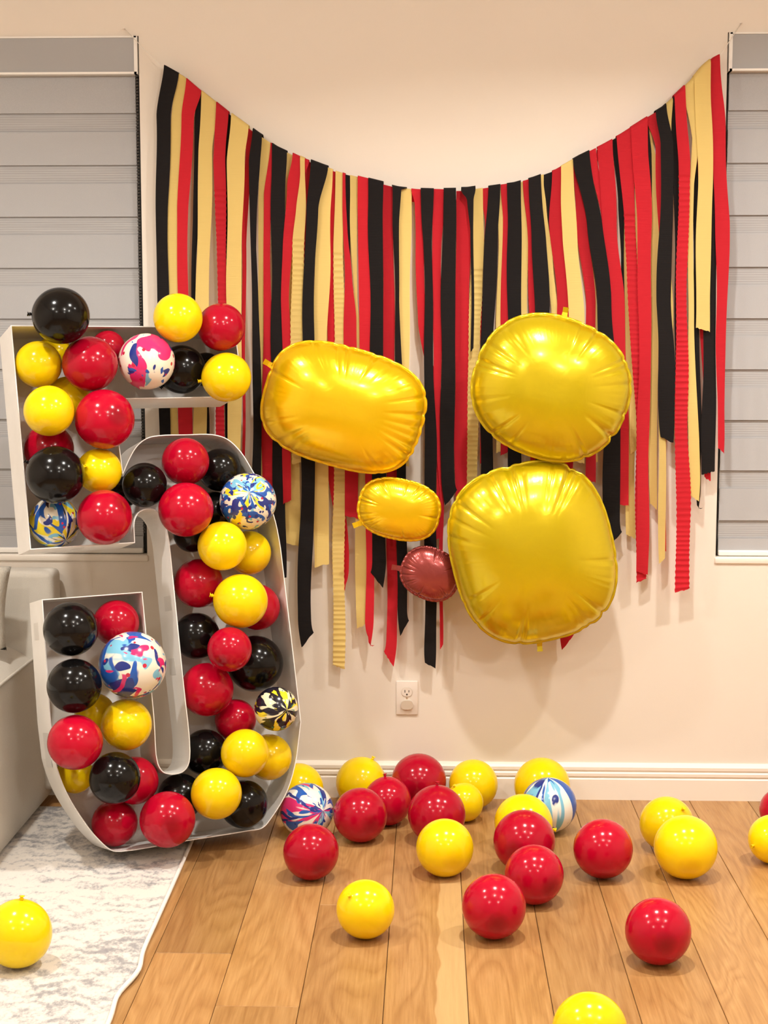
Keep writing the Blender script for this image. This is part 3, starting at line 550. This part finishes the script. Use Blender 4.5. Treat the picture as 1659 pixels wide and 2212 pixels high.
# ------------------------------------------------------------------ plain foil balloons on the streamers
def foil(name, label, loc, a, b, ex, rot, T, mat, seed, ncrease=16, valve=270):
    rr = random.Random(seed); t = thing(name, label, 'foil balloon', loc, 'plain foil balloons on the streamers')
    na, ns = 260, 34
    cr = [(rr.uniform(0, 2*pi), rr.uniform(.018, .04), rr.uniform(.35, 1.0)) for _ in range(ncrease)]
    ph = [rr.uniform(0, 6.28) for _ in range(5)]
    def rad(an):
        c, s = cos(an), sin(an); return 1/((abs(c)/a)**ex+(abs(s)/b)**ex)**(1/ex)
    def crease(an):
        e = 0
        for c, w_, h in cr:
            d = (an-c+pi) % (2*pi)-pi; e += h*math.exp(-(d/w_)**2)
        return e
    V = []; F = []; ca, sa = cos(rot), sin(rot)
    for side in (-1, 1):
        for i in range(ns+1):
            s = sin(.5*pi*i/ns)**.9 if i else 0
            for k in range(na):
                an = 2*pi*k/na; e = crease(an)
                R = rad(an)*(1-.020*e*max(0, (s-.6)/.4)); x, z = R*s*cos(an), R*s*sin(an)
                h = T*max(0, 1-s**2.3)**.60
                edge = max(0, min(1, (s-.5)/.45))*max(0, min(1, (1-s)/.04))
                h -= edge*.006*min(1.2, e)+edge**2*(.0007*sin(61*an+ph[0]+5*sin(3*an+ph[1]))*(.5+.5*sin(5*an+ph[2]))+.0005*sin(97*an+ph[3]))
                h = max(.0006 if s < .9999 else 0, h)
                V.append((x*ca-z*sa, side*h, x*sa+z*ca))
    M = (ns+1)*na
    for s_ in range(2):
        for i in range(ns):
            for k in range(na):
                q = s_*M+i*na+k; q2 = s_*M+i*na+(k+1) % na
                F.append((q, q2, q2+na, q+na))
    me = mesh('foil_skin', V, F, True); bm = bmesh.new(); bm.from_mesh(me); bmesh.ops.remove_doubles(bm, verts=bm.verts, dist=.00005); bmesh.ops.recalc_face_normals(bm, faces=bm.faces); bm.to_mesh(me); bm.free()
    obj('foil_skin', me, mat, t)
    V = []; F = []
    for k in range(na):
        an = 2*pi*k/na; e = crease(an)
        for i, (dr, hy) in enumerate(((-.004, .0006), (.007, .0006), (.007, -.0006), (-.004, -.0006))):
            R = rad(an)*(1-.020*e)+dr; x, z = R*cos(an), R*sin(an); wv = .002*sin(37*an+ph[4]) if dr > 0 else 0
            V.append((x*ca-z*sa, hy+wv, x*sa+z*ca))
    for k in range(na):
        for i in range(4): q = k*4; q2 = ((k+1) % na)*4; F.append((q+i, q+(i+1) % 4, q2+(i+1) % 4, q2+i))
    obj('seam', mesh('seam', V, F, True), mat, t)
    an = radians(valve); R = rad(an-rot); d = Vector((cos(an), 0, sin(an))); p = Vector((-sin(an), 0, cos(an)))
    V = []; 
    for q, w_ in ((-.002, .010), (.018, .008), (.034, .009)):
        for sg in (-1, 1):
            for hy in (-.0008, .0008): v = d*(R+q)+p*w_*sg; V.append((v.x, hy+.004*sin(q*90), v.z))
    F = [(0, 1, 3, 2), (8, 9, 11, 10)]
    for i in (0, 4): F += [(i, i+1, i+5, i+4), (i+2, i+3, i+7, i+6), (i, i+2, i+6, i+4), (i+1, i+3, i+7, i+5)]
    obj('valve', mesh('valve', V, F), mat, t)
foil('foil_balloon', 'large golden cushion-shaped foil balloon on streamers, right of number box', (-0.274, -0.185, 1.318), 0.252, 0.184, 3.0, -0.279, 0.095, FOILG, 5, 18, 150)
foil('foil_balloon', 'round yellow foil balloon on streamers, uppermost of the foil ones', (0.376, -0.225, 1.381), 0.242, 0.217, 2.3, -0.349, 0.1, FOILY, 8, 20, 80)
foil('foil_balloon', 'large oblong yellow foil balloon hanging below the round one', (0.325, -0.205, 0.859), 0.252, 0.282, 2.7, 0.244, 0.105, FOILY, 13, 20, 275)
foil('foil_balloon', 'small yellow foil balloon below the golden cushion-shaped one', (-0.099, -0.165, 0.992), 0.127, 0.092, 2.6, -0.209, 0.045, FOILG, 21, 12, 200)
foil('foil_balloon', 'small maroon foil balloon, left of the oblong yellow foil one', (0.002, -0.145, 0.781), 0.092, 0.078, 2.4, -0.436, 0.035, FOILR, 33, 10, 170)

# ------------------------------------------------------------------ foam board number five
LO, LU, LV, LN = [Vector(q) for q in [[-0.89423, -0.73366, 0.049], [0.89101, 0.45399, 0.0], [-0.09826, 0.19285, 0.9763], [0.44323, -0.86989, 0.21644]]]
OUT = [(-0.2094, 1.5599), (0.4871, 1.5585), (0.4945, 1.4166), (0.491, 1.3481), (0.4768, 1.3353), (0.0878, 1.3345), (0.0892, 1.1937), (0.0935, 1.1119), (0.0988, 1.1223), (0.104, 1.1328), (0.1094, 1.1432), (0.1152, 1.1534), (0.1215, 1.1636), (0.128, 1.1738), (0.1351, 1.1834), (0.1427, 1.1919), (0.1504, 1.1988), (0.1587, 1.2051), (0.1673, 1.2104), (0.1763, 1.2147), (0.1852, 1.2177), (0.1943, 1.2195), (0.2041, 1.2207), (0.215, 1.2217), (0.2339, 1.2227), (0.2555, 1.2227), (0.2781, 1.2223), (0.3002, 1.222), (0.3219, 1.2222), (0.3439, 1.2226), (0.3651, 1.2222), (0.3844, 1.2203), (0.3976, 1.2178), (0.4097, 1.2147), (0.4211, 1.2105), (0.432, 1.2048), (0.4433, 1.1964), (0.454, 1.1862), (0.464, 1.1747), (0.4733, 1.1627), (0.4821, 1.1494), (0.49, 1.1353), (0.4976, 1.1204), (0.5052, 1.105), (0.5143, 1.0869), (0.5234, 1.0679), (0.5323, 1.0486), (0.5403, 1.0296), (0.5471, 1.0125), (0.5533, 0.9957), (0.5589, 0.9785), (0.5638, 0.96), (0.5684, 0.937), (0.5719, 0.913), (0.5747, 0.8866), (0.5773, 0.856), (0.5882, 0.5334), (0.5943, 0.3147), (0.5711, 0.2116), (0.5627, 0.1857), (0.5533, 0.1598), (0.5426, 0.1346), (0.5305, 0.1112), (0.5172, 0.0907), (0.5022, 0.071), (0.4869, 0.0532), (0.4728, 0.038), (0.4644, 0.0291), (0.4566, 0.0212), (0.4485, 0.0146), (0.4394, 0.0097), (0.4288, 0.007), (0.4176, 0.0064), (0.405, 0.0068), (0.39, 0.0068), (0.3504, 0.0057), (0.3008, 0.0049), (0.2471, 0.0042), (0.1954, 0.0034), (0.1425, 0.0018), (0.0869, -0.0003), (0.0367, -0.0014), (-0.0, 0.0), (-0.0093, 0.0011), (-0.0165, 0.0023), (-0.0228, 0.0042), (-0.0295, 0.0075), (-0.0397, 0.0151), (-0.0499, 0.0253), (-0.0599, 0.0369), (-0.0694, 0.0486), (-0.0787, 0.0608), (-0.0874, 0.0736), (-0.096, 0.0872), (-0.1046, 0.1018), (-0.1159, 0.1217), (-0.1275, 0.1433), (-0.1386, 0.1659), (-0.1483, 0.1888), (-0.1566, 0.2121), (-0.1638, 0.2359), (-0.1698, 0.2602), (-0.1744, 0.285), (-0.1791, 0.3954), (-0.1769, 0.7491), (0.124, 0.7508), (0.1304, 0.3796), (0.1297, 0.3378), (0.1282, 0.2996), (0.1279, 0.2668), (0.1308, 0.2417), (0.1335, 0.2329), (0.1367, 0.2258), (0.1405, 0.2199), (0.1449, 0.2151), (0.1493, 0.2119), (0.1542, 0.2096), (0.1594, 0.2079), (0.1646, 0.2065), (0.1696, 0.2054), (0.1748, 0.2048), (0.18, 0.2046), (0.1851, 0.2048), (0.1904, 0.2054), (0.1957, 0.2064), (0.2008, 0.2079), (0.2055, 0.2101), (0.2099, 0.2131), (0.214, 0.2168), (0.2176, 0.2211), (0.2208, 0.2262), (0.2242, 0.2341), (0.2266, 0.2432), (0.2283, 0.254), (0.2298, 0.267), (0.2313, 0.3077), (0.2301, 0.3611), (0.2279, 0.4215), (0.226, 0.4838), (0.2185, 0.8533), (0.218, 0.8724), (0.2175, 0.8877), (0.2169, 0.9011), (0.2155, 0.9144), (0.2139, 0.9263), (0.212, 0.9377), (0.2095, 0.9485), (0.206, 0.9587), (0.2019, 0.9677), (0.197, 0.9765), (0.1916, 0.9842), (0.186, 0.9901), (0.1818, 0.9929), (0.1774, 0.9948), (0.1729, 0.9961), (0.1684, 0.9969), (0.1641, 0.9973), (0.1597, 0.9972), (0.1553, 0.9967), (0.1509, 0.9958), (0.1459, 0.9944), (0.1409, 0.9925), (0.136, 0.99), (0.1317, 0.9868), (0.1276, 0.9823), (0.1239, 0.9768), (0.1208, 0.9709), (0.1184, 0.9651), (0.1169, 0.9599), (0.116, 0.9548), (0.1154, 0.9494), (0.1149, 0.9433), (0.1137, 0.8979), (-0.1998, 0.8957)]
DEP = .165
nb_ = thing('number_box', 'tall white foam board number five box filled with balloons, leaning by the sofa', 'number box', tuple(LO))
nb_.rotation_mode = 'QUATERNION'; nb_.rotation_quaternion = Matrix((LU, LV, LN)).transposed().to_quaternion()
# local frame: x across, y up, z out of the face (0 at the front lip)
TH = .0055; n = len(OUT)
def offset(i):
    p0, p1, p2 = [Vector((*OUT[(i+k) % n], 0)) for k in (-1, 0, 1)]
    a = (p1-p0).normalized(); b = (p2-p1).normalized(); na_ = Vector((a.y, -a.x, 0)); nb2 = Vector((b.y, -b.x, 0)); m_ = (na_+nb2); m_ = m_/max(.35, m_.length_squared)*2 if m_.length > 0 else na_
    return p1+m_*TH*.5*2/2
INN = [offset(i) for i in range(n)]
back = mesh('back_panel', [(x, y, -DEP) for x, y in OUT]+[(x, y, -DEP-.005) for x, y in OUT], [tuple(range(n)), tuple(range(n, 2*n))]+[(i, (i+1) % n, n+(i+1) % n, n+i) for i in range(n)])
obj('back_panel', back, FOAM, nb_)
cuts = [0, 1, 4, 5, 7, 27, 55, 70, 82, 103, 104, 105, 110, 134, 147, 172, 173]
def side(i0, i1):
    ids = []; i = i0
    while True:
        ids.append(i % n)
        if i % n == i1 % n: break
        i += 1
    V = []; F = []
    for k in ids:
        o_, q = OUT[k], INN[k]
        V += [(o_[0], o_[1], -DEP+.0005), (o_[0], o_[1], 0), (q.x, q.y, 0), (q.x, q.y, -DEP+.0005)]
    for k in range(len(ids)-1):
        b = 4*k
        for j in range(4): F.append((b+j, b+(j+1) % 4, b+4+(j+1) % 4, b+4+j))
    F.append((0, 1, 2, 3)); L_ = 4*(len(ids)-1); F.append((L_, L_+1, L_+2, L_+3))
    obj('side_panel', mesh('side_panel', V, F), FOAM, nb_)
for a, b in zip(cuts, cuts[1:]+cuts[:1]): side(a, b)
# tape patches over the joints of the boards
def tape(i, f, h, zc, dp):
    a, b = Vector((*OUT[i], 0)), Vector((*OUT[(i+1) % n], 0)); d = (b-a).normalized(); nn = Vector((-d.y, d.x, 0)); c = a.lerp(b, f)+nn*.0008; V = []
    for s in (-1, 1):
        for z in (zc-dp/2, zc+dp/2):
            for q in (0, -.0007): v = c+d*h/2*s+nn*q; V.append((v.x, v.y, z))
    F = [(0, 1, 3, 2), (4, 5, 7, 6), (0, 1, 5, 4), (2, 3, 7, 6), (0, 2, 6, 4), (1, 3, 7, 5)]
    obj('tape_patch', mesh('tape_patch', V, F), TAPE, nb_)
tape(102, .25, .10, -.075, .07); tape(103, .75, .05, -.10, .06)
tape(138, .10, .05, -.09, .06); tape(138, .62, .045, -.07, .07); tape(172, .5, .03, -.08, .05)

# ------------------------------------------------------------------ latex balloons
def balloon_mesh(name, elong, nub):
    prof = []; m = 26
    for i in range(m+1):
        a = pi*i/m; z = -cos(a); r = sin(a)
        z *= elong if z > 0 else (1+elong)/2*.99
        if z > .55: r *= 1-.05*((z-.55)/.5)**2
        prof.append((max(r, 0), z))
    V = []; F = []; ns = 40
    V.append((0, 0, prof[0][1]))
    for r, z in prof[1:-1]:
        for k in range(ns): V.append((r*cos(2*pi*k/ns), r*sin(2*pi*k/ns), z))
    top = prof[-1][1]
    for rr_, zz in ((.055, top+.001), (.032, top+nub*.5)):
        for k in range(ns): V.append((rr_*cos(2*pi*k/ns), rr_*sin(2*pi*k/ns), zz))
    V.append((0, 0, top+nub)); R = m-1+2
    for k in range(ns): F.append((0, 1+(k+1) % ns, 1+k))
    for i in range(R-1):
        for k in range(ns): a = 1+i*ns; F.append((a+k, a+(k+1) % ns, a+ns+(k+1) % ns, a+ns+k))
    a = 1+(R-1)*ns
    for k in range(ns): F.append((a+k, a+(k+1) % ns, len(V)-1))
    return mesh(name, V, F, True), top
BM = []
for e in (1.0, 1.03, 1.06): BM.append(balloon_mesh('balloon', e, .03))
def knot_mesh(top):
    prof = [(.03, -.01), (.035, .015), (.06, .035), (.07, .06), (.045, .082), (.04, .09), (.075, .12), (.085, .135), (.07, .14), (.02, .12)]
    V = []; F = []; ns = 14
    for i, (r, z) in enumerate(prof):
        for k in range(ns):
            an = 2*pi*k/ns; q = r*(1+.15*sin(3*an+i)); V.append((q*cos(an), q*sin(an)*.85, top+z+.008*sin(2*an)*(i > 5)))
    for i in range(len(prof)-1):
        for k in range(ns): F.append((i*ns+k, i*ns+(k+1) % ns, (i+1)*ns+(k+1) % ns, (i+1)*ns+k))
    F.append(tuple(range((len(prof)-1)*ns, len(prof)*ns))); F.append(tuple(range(ns)))
    return mesh('knot', V, F, True)
KM = [knot_mesh(t_) for _, t_ in BM]
MESHES = {}
def mesh_with(base, mat):
    k = (base.name, mat.name)
    if k not in MESHES:
        c = base.copy(); c.materials.clear(); c.materials.append(mat); MESHES[k] = c
    return MESHES[k]
def balloon(c, x, y, z, r, d, knot, e, label, group):
    o = obj('balloon', mesh_with(BM[e][0], LATEX[c])); o.location = (x, y, z); o.scale = (r, r, r)
    o.rotation_mode = 'QUATERNION'; o.rotation_quaternion = Vector((0, 0, 1)).rotation_difference(Vector(d)) 
    tag(o, label, 'balloon', group)
    if knot: obj('knot', mesh_with(KM[e], LATEX[c] if not c.startswith('s') else LATEX[c]), None, o)
BALL = [
    ('k', -1.0758, -0.5629, 1.599, 0.0824, (-0.993, -0.105, 0.05), 1, 1, 'black balloon with knot at left, perched on top left corner of the number box', 'balloons filling the number box'),
    ('y', -1.1624, -0.4965, 1.457, 0.0693, (0.013, 0.884, -0.467), 0, 0, 'yellow balloon in top left corner of number box, touching left side', 'balloons filling the number box'),
    ('y', -1.1431, -0.379, 1.4911, 0.0518, (0.229, 0.972, 0.044), 0, 0, 'yellow balloon mostly hidden beneath the black one perched on number box corner', 'balloons filling the number box'),
    ('y', -1.0961, -0.4099, 1.3519, 0.0681, (0.929, 0.291, 0.228), 0, 0, "deep yellow balloon tucked behind two large red ones in number's upper left", 'balloons filling the number box'),
    ('r', -1.0077, -0.5007, 1.4586, 0.0821, (0.481, 0.403, -0.778), 0, 0, 'glossy red balloon between yellow corner balloon and pink-splattered white one', 'balloons filling the number box'),
    ('r', -0.9791, -0.3756, 1.5068, 0.0517, (0.238, 0.894, 0.38), 0, 0, 'red balloon peeking over the top edge behind the perched black one', 'balloons filling the number box'),
    ('s1', -0.8514, -0.433, 1.4653, 0.0845, (-0.23, -0.192, -0.954), 0, 0, "white balloon splattered with pink, red and blue in the number's top bar", 'balloons filling the number box'),
    ('y', -0.7596, -0.4046, 1.595, 0.0734, (-0.803, 0.512, 0.306), 0, 1, 'bright yellow balloon rising above the top bar, right of pink-splattered white one', 'balloons filling the number box'),
    ('r', -0.642, -0.3165, 1.5689, 0.073, (0.763, 0.266, -0.589), 0, 0, "red balloon at the top right tip of the number's top bar", 'balloons filling the number box'),
    ('k', -0.7689, -0.2942, 1.4388, 0.0748, (-0.736, -0.174, -0.655), 1, 1, 'black balloon with knot below, right of the pink-splattered white balloon', 'balloons filling the number box'),
    ('y', -0.6236, -0.3397, 1.416, 0.0752, (-0.982, -0.125, -0.142), 1, 1, 'yellow balloon with knot at left, hanging at lower right end of top bar', 'balloons filling the number box'),
    ('k', -0.711, -0.1754, 1.4364, 0.0542, (0.725, 0.325, -0.607), 0, 0, 'black balloon hidden behind yellow and red ones at right end of top bar', 'balloons filling the number box'),
    ('y', -1.1063, -0.6103, 1.3241, 0.0726, (-0.006, 0.59, 0.807), 0, 1, "yellow balloon against left side, halfway down the number's left arm", 'balloons filling the number box'),
    ('r', -0.9586, -0.5427, 1.297, 0.088, (-0.588, 0.789, -0.175), 0, 0, "large red balloon at the right edge of the number's left arm", 'balloons filling the number box'),
    ('r', -1.1406, -0.485, 1.2048, 0.0751, (-0.929, 0.228, 0.293), 0, 0, 'red balloon set back between a yellow and a black one in left arm', 'balloons filling the number box'),
    ('k', -1.085, -0.6342, 1.1397, 0.0838, (-0.904, -0.061, 0.424), 1, 1, "black balloon with knot at upper left, low in the number's left arm", 'balloons filling the number box'),
    ('y', -0.9834, -0.516, 1.1423, 0.0668, (-0.351, -0.898, 0.264), 1, 1, 'amber yellow balloon with knot facing out, right of black one in left arm', 'balloons filling the number box'),
    ('s2', -1.1191, -0.5216, 0.9884, 0.0764, (0.558, -0.546, -0.625), 0, 0, 'white balloon marbled yellow, blue and black at bottom of the left arm', 'balloons filling the number box'),
    ('r', -0.9519, -0.6004, 1.0127, 0.081, (-0.758, 0.366, -0.54), 0, 0, 'red balloon right of the yellow-blue marbled one at bottom of left arm', 'balloons filling the number box'),
    ('k', -0.8596, -0.458, 1.095, 0.0674, (0.047, 0.999, 0.023), 0, 0, 'black balloon at the left start of the bowl, above the white arch', 'balloons filling the number box'),
    ('k', -0.9377, -0.3746, 1.0668, 0.0473, (-0.419, 0.609, -0.673), 0, 1, 'black balloon almost hidden at the notch behind the amber yellow one', 'balloons filling the number box'),
    ('r', -0.7452, -0.3923, 1.1607, 0.0728, (-0.734, 0.245, 0.633), 0, 0, "red balloon highest in the bowl, directly under the bowl's top wall", 'balloons filling the number box'),
    ('r', -0.7303, -0.4954, 1.0247, 0.0814, (0.869, 0.455, 0.193), 0, 1, "large red balloon at bowl's front, directly below the highest red one", 'balloons filling the number box'),
    ('k', -0.6555, -0.2869, 1.1273, 0.066, (-0.356, 0.546, -0.758), 0, 1, "black balloon in shadow at the bowl's upper right shoulder", 'balloons filling the number box'),
    ('s3', -0.5579, -0.3729, 1.0377, 0.0873, (0.149, -0.907, 0.394), 0, 1, "white balloon with blue petal marbling on the bowl's right rim", 'balloons filling the number box'),
    ('k', -0.6745, -0.2775, 0.9961, 0.0622, (0.376, 0.735, 0.564), 0, 0, 'black balloon hidden between front red and blue petal marbled balloons in bowl', 'balloons filling the number box'),
    ('y', -0.6277, -0.4525, 0.9102, 0.0745, (-0.123, 0.271, -0.955), 0, 0, 'yellow balloon lower left of the blue petal marbled one, half in shadow', 'balloons filling the number box'),
    ('y', -0.5661, -0.2851, 0.8664, 0.0694, (-0.764, 0.546, 0.343), 0, 0, 'yellow balloon behind another, directly below blue petal marbled one at right wall', 'balloons filling the number box'),
    ('k', -0.7322, -0.3689, 0.9367, 0.0582, (0.36, 0.366, 0.858), 0, 0, 'black balloon peeking out beneath the large front red one in bowl', 'balloons filling the number box'),
    ('r', -0.7108, -0.3933, 0.7863, 0.0758, (0.419, 0.25, -0.873), 0, 0, 'dark red balloon against inner wall, left below the upper yellow pair', 'balloons filling the number box'),
    ('y', -0.5707, -0.4699, 0.7446, 0.0814, (-0.975, -0.087, 0.204), 1, 1, "yellow balloon with knot at left, midway down the number's right side", 'balloons filling the number box'),
    ('r', -0.5382, -0.3227, 0.7, 0.072, (-0.284, 0.815, 0.506), 0, 1, 'red balloon behind the left-knotted yellow one at the right wall', 'balloons filling the number box'),
    ('k', -0.7162, -0.41, 0.6256, 0.0711, (0.79, 0.528, -0.31), 0, 1, 'black balloon against inner wall, left of the small bright red one', 'balloons filling the number box'),
    ('r', -0.5986, -0.5303, 0.608, 0.0669, (0.252, 0.89, 0.38), 0, 0, 'small bright red balloon standing out in front of black ones', 'balloons filling the number box'),
    ('k', -0.541, -0.3645, 0.5304, 0.0872, (0.656, 0.754, 0.024), 0, 0, 'large black balloon behind and right of the small bright red one', 'balloons filling the number box'),
    ('r', -0.6776, -0.4643, 0.4696, 0.081, (-0.55, 0.564, 0.616), 0, 1, 'large dark red balloon against inner wall, below small bright red one', 'balloons filling the number box'),
    ('r', -0.5998, -0.3995, 0.3597, 0.0648, (-0.805, 0.457, 0.378), 0, 0, 'small dark red balloon left of the small black and yellow marbled one', 'balloons filling the number box'),
    ('s5', -0.4636, -0.4969, 0.4192, 0.0666, (0.563, -0.811, 0.16), 0, 0, "small cream balloon marbled black and yellow at number's right rim", 'balloons filling the number box'),
    ('k', -0.6856, -0.4699, 0.276, 0.0696, (0.244, 0.949, -0.202), 0, 0, "black balloon against inner wall at the level of slot's rounded end", 'balloons filling the number box'),
    ('y', -0.5504, -0.5692, 0.3013, 0.0713, (-0.815, 0.256, -0.521), 0, 1, "yellow balloon, front one of the pair at number's lower right", 'balloons filling the number box'),
    ('y', -0.4922, -0.4444, 0.2552, 0.0704, (-0.002, 0.948, 0.319), 0, 0, 'yellow balloon, rear one of the pair, at lower right wall', 'balloons filling the number box'),
    ('y', -0.6269, -0.6476, 0.1995, 0.0754, (0.662, 0.549, -0.511), 0, 0, 'lowest yellow balloon in the number, in front of two black ones', 'balloons filling the number box'),
    ('k', -0.5607, -0.5282, 0.1318, 0.0734, (0.017, 0.813, 0.582), 0, 0, "black balloon at number's bottom right, behind the lowest yellow one", 'balloons filling the number box'),
    ('k', -0.7515, -0.5421, 0.157, 0.07, (0.191, 0.516, -0.835), 0, 0, "black balloon below the slot's rounded end, left behind lowest yellow one", 'balloons filling the number box'),
    ('r', -0.7596, -0.7216, 0.1431, 0.0811, (-0.309, 0.943, -0.126), 0, 0, "largest red balloon at the number's bottom, overlapping the front lip", 'balloons filling the number box'),
    ('r', -0.9326, -0.6373, 0.1038, 0.0686, (0.445, 0.565, -0.694), 0, 0, "red balloon at number's bottom left, left of the largest bottom one", 'balloons filling the number box'),
    ('k', -0.9025, -0.7661, 0.2775, 0.0738, (0.123, 0.663, 0.738), 0, 1, 'black balloon at lower left bend, just above bottom left red ones', 'balloons filling the number box'),
    ('r', -0.8711, -0.6299, 0.2315, 0.0698, (-0.459, 0.075, 0.885), 0, 1, 'dark red balloon behind the black one at the lower left bend', 'balloons filling the number box'),
    ('y', -1.0467, -0.6429, 0.252, 0.0556, (0.753, 0.252, 0.609), 0, 0, 'amber balloon almost hidden at left wall beneath a front red one', 'balloons filling the number box'),
    ('r', -1.008, -0.7933, 0.3894, 0.0787, (0.103, 0.49, 0.866), 0, 0, 'red balloon at left of lower prong, below two stacked black ones', 'balloons filling the number box'),
    ('y', -0.8867, -0.6658, 0.4098, 0.0749, (-0.48, 0.851, 0.212), 0, 0, 'large amber yellow balloon below the big splattered white one in lower prong', 'balloons filling the number box'),
    ('y', -0.9966, -0.5836, 0.423, 0.0594, (-0.957, 0.163, -0.24), 0, 1, 'amber yellow balloon hidden behind lower of two stacked black ones', 'balloons filling the number box'),
    ('k', -1.0152, -0.7585, 0.5458, 0.0779, (0.228, 0.421, -0.878), 0, 0, 'black balloon, lower of the two stacked at left of lower prong', 'balloons filling the number box'),
    ('s4', -0.8644, -0.6714, 0.5889, 0.0973, (0.876, -0.482, 0.004), 0, 1, 'biggest white balloon, splattered blue and red, jutting over the slot', 'balloons filling the number box'),
    ('k', -1.0321, -0.7162, 0.7019, 0.078, (0.634, 0.705, -0.319), 0, 1, 'black balloon at top left of lower prong, upper of two stacked', 'balloons filling the number box'),
    ('r', -0.9339, -0.553, 0.6902, 0.069, (0.731, 0.674, -0.109), 0, 0, 'red balloon in top right corner of the lower prong', 'balloons filling the number box'),
    ('y', -0.4239, -0.1873, 0.0812, 0.0812, (-0.145, 0.963, 0.228), 0, 0, "yellow balloon on floor half hidden behind the number box's lower right edge", 'balloons loose on the floor'),
    ('s6', -0.378, -0.4268, 0.0833, 0.0833, (0.647, -0.735, 0.203), 0, 0, 'white balloon marbled pink and blue on floor beside number box', 'balloons loose on the floor'),
    ('y', -0.2247, -0.1164, 0.0823, 0.0823, (0.439, 0.032, 0.898), 1, 1, 'yellow balloon against baseboard, below the wall outlet, leftmost there', 'balloons loose on the floor'),
    ('r', -0.2099, -0.4707, 0.0831, 0.0831, (-0.435, 0.898, 0.063), 0, 0, 'red balloon on floor just right of the pink and blue marbled one', 'balloons loose on the floor'),
    ('r', -0.132, -0.3021, 0.076, 0.076, (-0.092, 0.026, 0.995), 1, 1, 'small red balloon with dark knot on top, among red ones below outlet', 'balloons loose on the floor'),
    ('r', -0.0337, -0.1228, 0.0904, 0.0904, (0.082, 0.995, 0.063), 0, 0, 'large red balloon against the baseboard, rearmost of the red ones', 'balloons loose on the floor'),
    ('y', 0.1452, -0.1189, 0.0806, 0.0806, (0.063, 0.995, -0.074), 0, 0, 'large yellow balloon against the baseboard, right of the rearmost red one', 'balloons loose on the floor'),
    ('y', 0.1124, -0.2601, 0.0615, 0.0615, (-0.469, -0.227, 0.853), 1, 1, 'small yellow balloon with small knot, in front of larger one by baseboard', 'balloons loose on the floor'),
    ('r', 0.0238, -0.4762, 0.088, 0.088, (0.006, 0.03, 1.0), 1, 1, 'red balloon with ring-shaped knot on top, directly behind front yellow one', 'balloons loose on the floor'),
    ('y', 0.0456, -0.769, 0.0825, 0.0825, (-0.281, 0.943, 0.181), 0, 0, 'yellow balloon on floor in front of the ring-knotted red one', 'balloons loose on the floor'),
    ('y', 0.3667, -0.1655, 0.0908, 0.0908, (-0.04, 0.961, 0.274), 0, 0, 'yellow balloon at baseboard directly behind the white and blue marbled one', 'balloons loose on the floor'),
    ('s7', 0.3744, -0.3615, 0.086, 0.086, (-0.047, 0.028, 0.998), 0, 0, 'white balloon marbled blue on floor near the baseboard', 'balloons loose on the floor'),
    ('y', 0.2832, -0.543, 0.086, 0.086, (0.979, -0.072, -0.192), 1, 1, 'yellow balloon wedged between the blue marbled one and red ones on floor', 'balloons loose on the floor'),
    ('r', 0.2753, -0.7236, 0.0896, 0.0896, (0.369, 0.928, 0.053), 0, 0, 'large red balloon, rear one of three red in diagonal row on floor', 'balloons loose on the floor'),
    ('r', 0.2869, -0.9813, 0.0808, 0.0808, (-0.511, 0.853, 0.104), 0, 0, 'red balloon, middle one of three in diagonal row on floor', 'balloons loose on the floor'),
    ('r', 0.1674, -1.2277, 0.0826, 0.0826, (-0.059, 0.976, 0.211), 0, 0, 'large red balloon, front one of three in diagonal row on floor', 'balloons loose on the floor'),
    ('r', 0.497, -0.7711, 0.0847, 0.0847, (-0.007, 0.565, 0.825), 0, 0, 'bright red balloon standing alone right of blue marbled one on floor', 'balloons loose on the floor'),
    ('y', 0.7151, -0.5232, 0.081, 0.081, (0.45, -0.56, 0.695), 1, 1, 'yellow balloon with wrinkled knot on top, rear of right-hand pair', 'balloons loose on the floor'),
    ('y', 0.7324, -0.7652, 0.0901, 0.0901, (0.001, 0.931, 0.364), 0, 0, 'large yellow balloon, front of the right-hand pair on floor', 'balloons loose on the floor'),
    ('r', 0.5645, -1.3799, 0.0813, 0.0813, (-0.078, 0.997, 0.01), 0, 0, 'large red balloon alone at front right of floor', 'balloons loose on the floor'),
    ('y', 1.0102, -0.6309, 0.0715, 0.0715, (-0.859, -0.502, -0.102), 1, 1, 'yellow balloon with small knot, cut off by right edge of picture', 'balloons loose on the floor'),
    ('r', 1.1016, -0.3333, 0.068, 0.068, (0.113, 0.991, -0.07), 0, 0, 'red balloon mostly outside the picture, behind yellow at right edge', 'balloons loose on the floor'),
    ('y', 0.34, -1.9364, 0.0799, 0.0799, (-0.524, 0.84, 0.138), 0, 0, 'yellow balloon nearest the camera at bottom edge of picture', 'balloons loose on the floor'),
    ('y', -0.1621, -1.2357, 0.0746, 0.0746, (-0.47, -0.592, 0.655), 1, 1, 'yellow balloon with small knot alone on the front floor planks', 'balloons loose on the floor'),
    ('r', -0.3354, -0.8083, 0.0797, 0.0797, (-0.439, 0.862, 0.253), 0, 0, 'red balloon alone on floor in front of pink-blue marbled one', 'balloons loose on the floor'),
    ('y', -0.9985, -1.4645, 0.0897, 0.0812, (0.103, 0.032, 0.994), 1, 1, 'yellow balloon with upright knot on the rug at lower left', 'balloons loose on the floor'),
]
for b in BALL: balloon(*b)
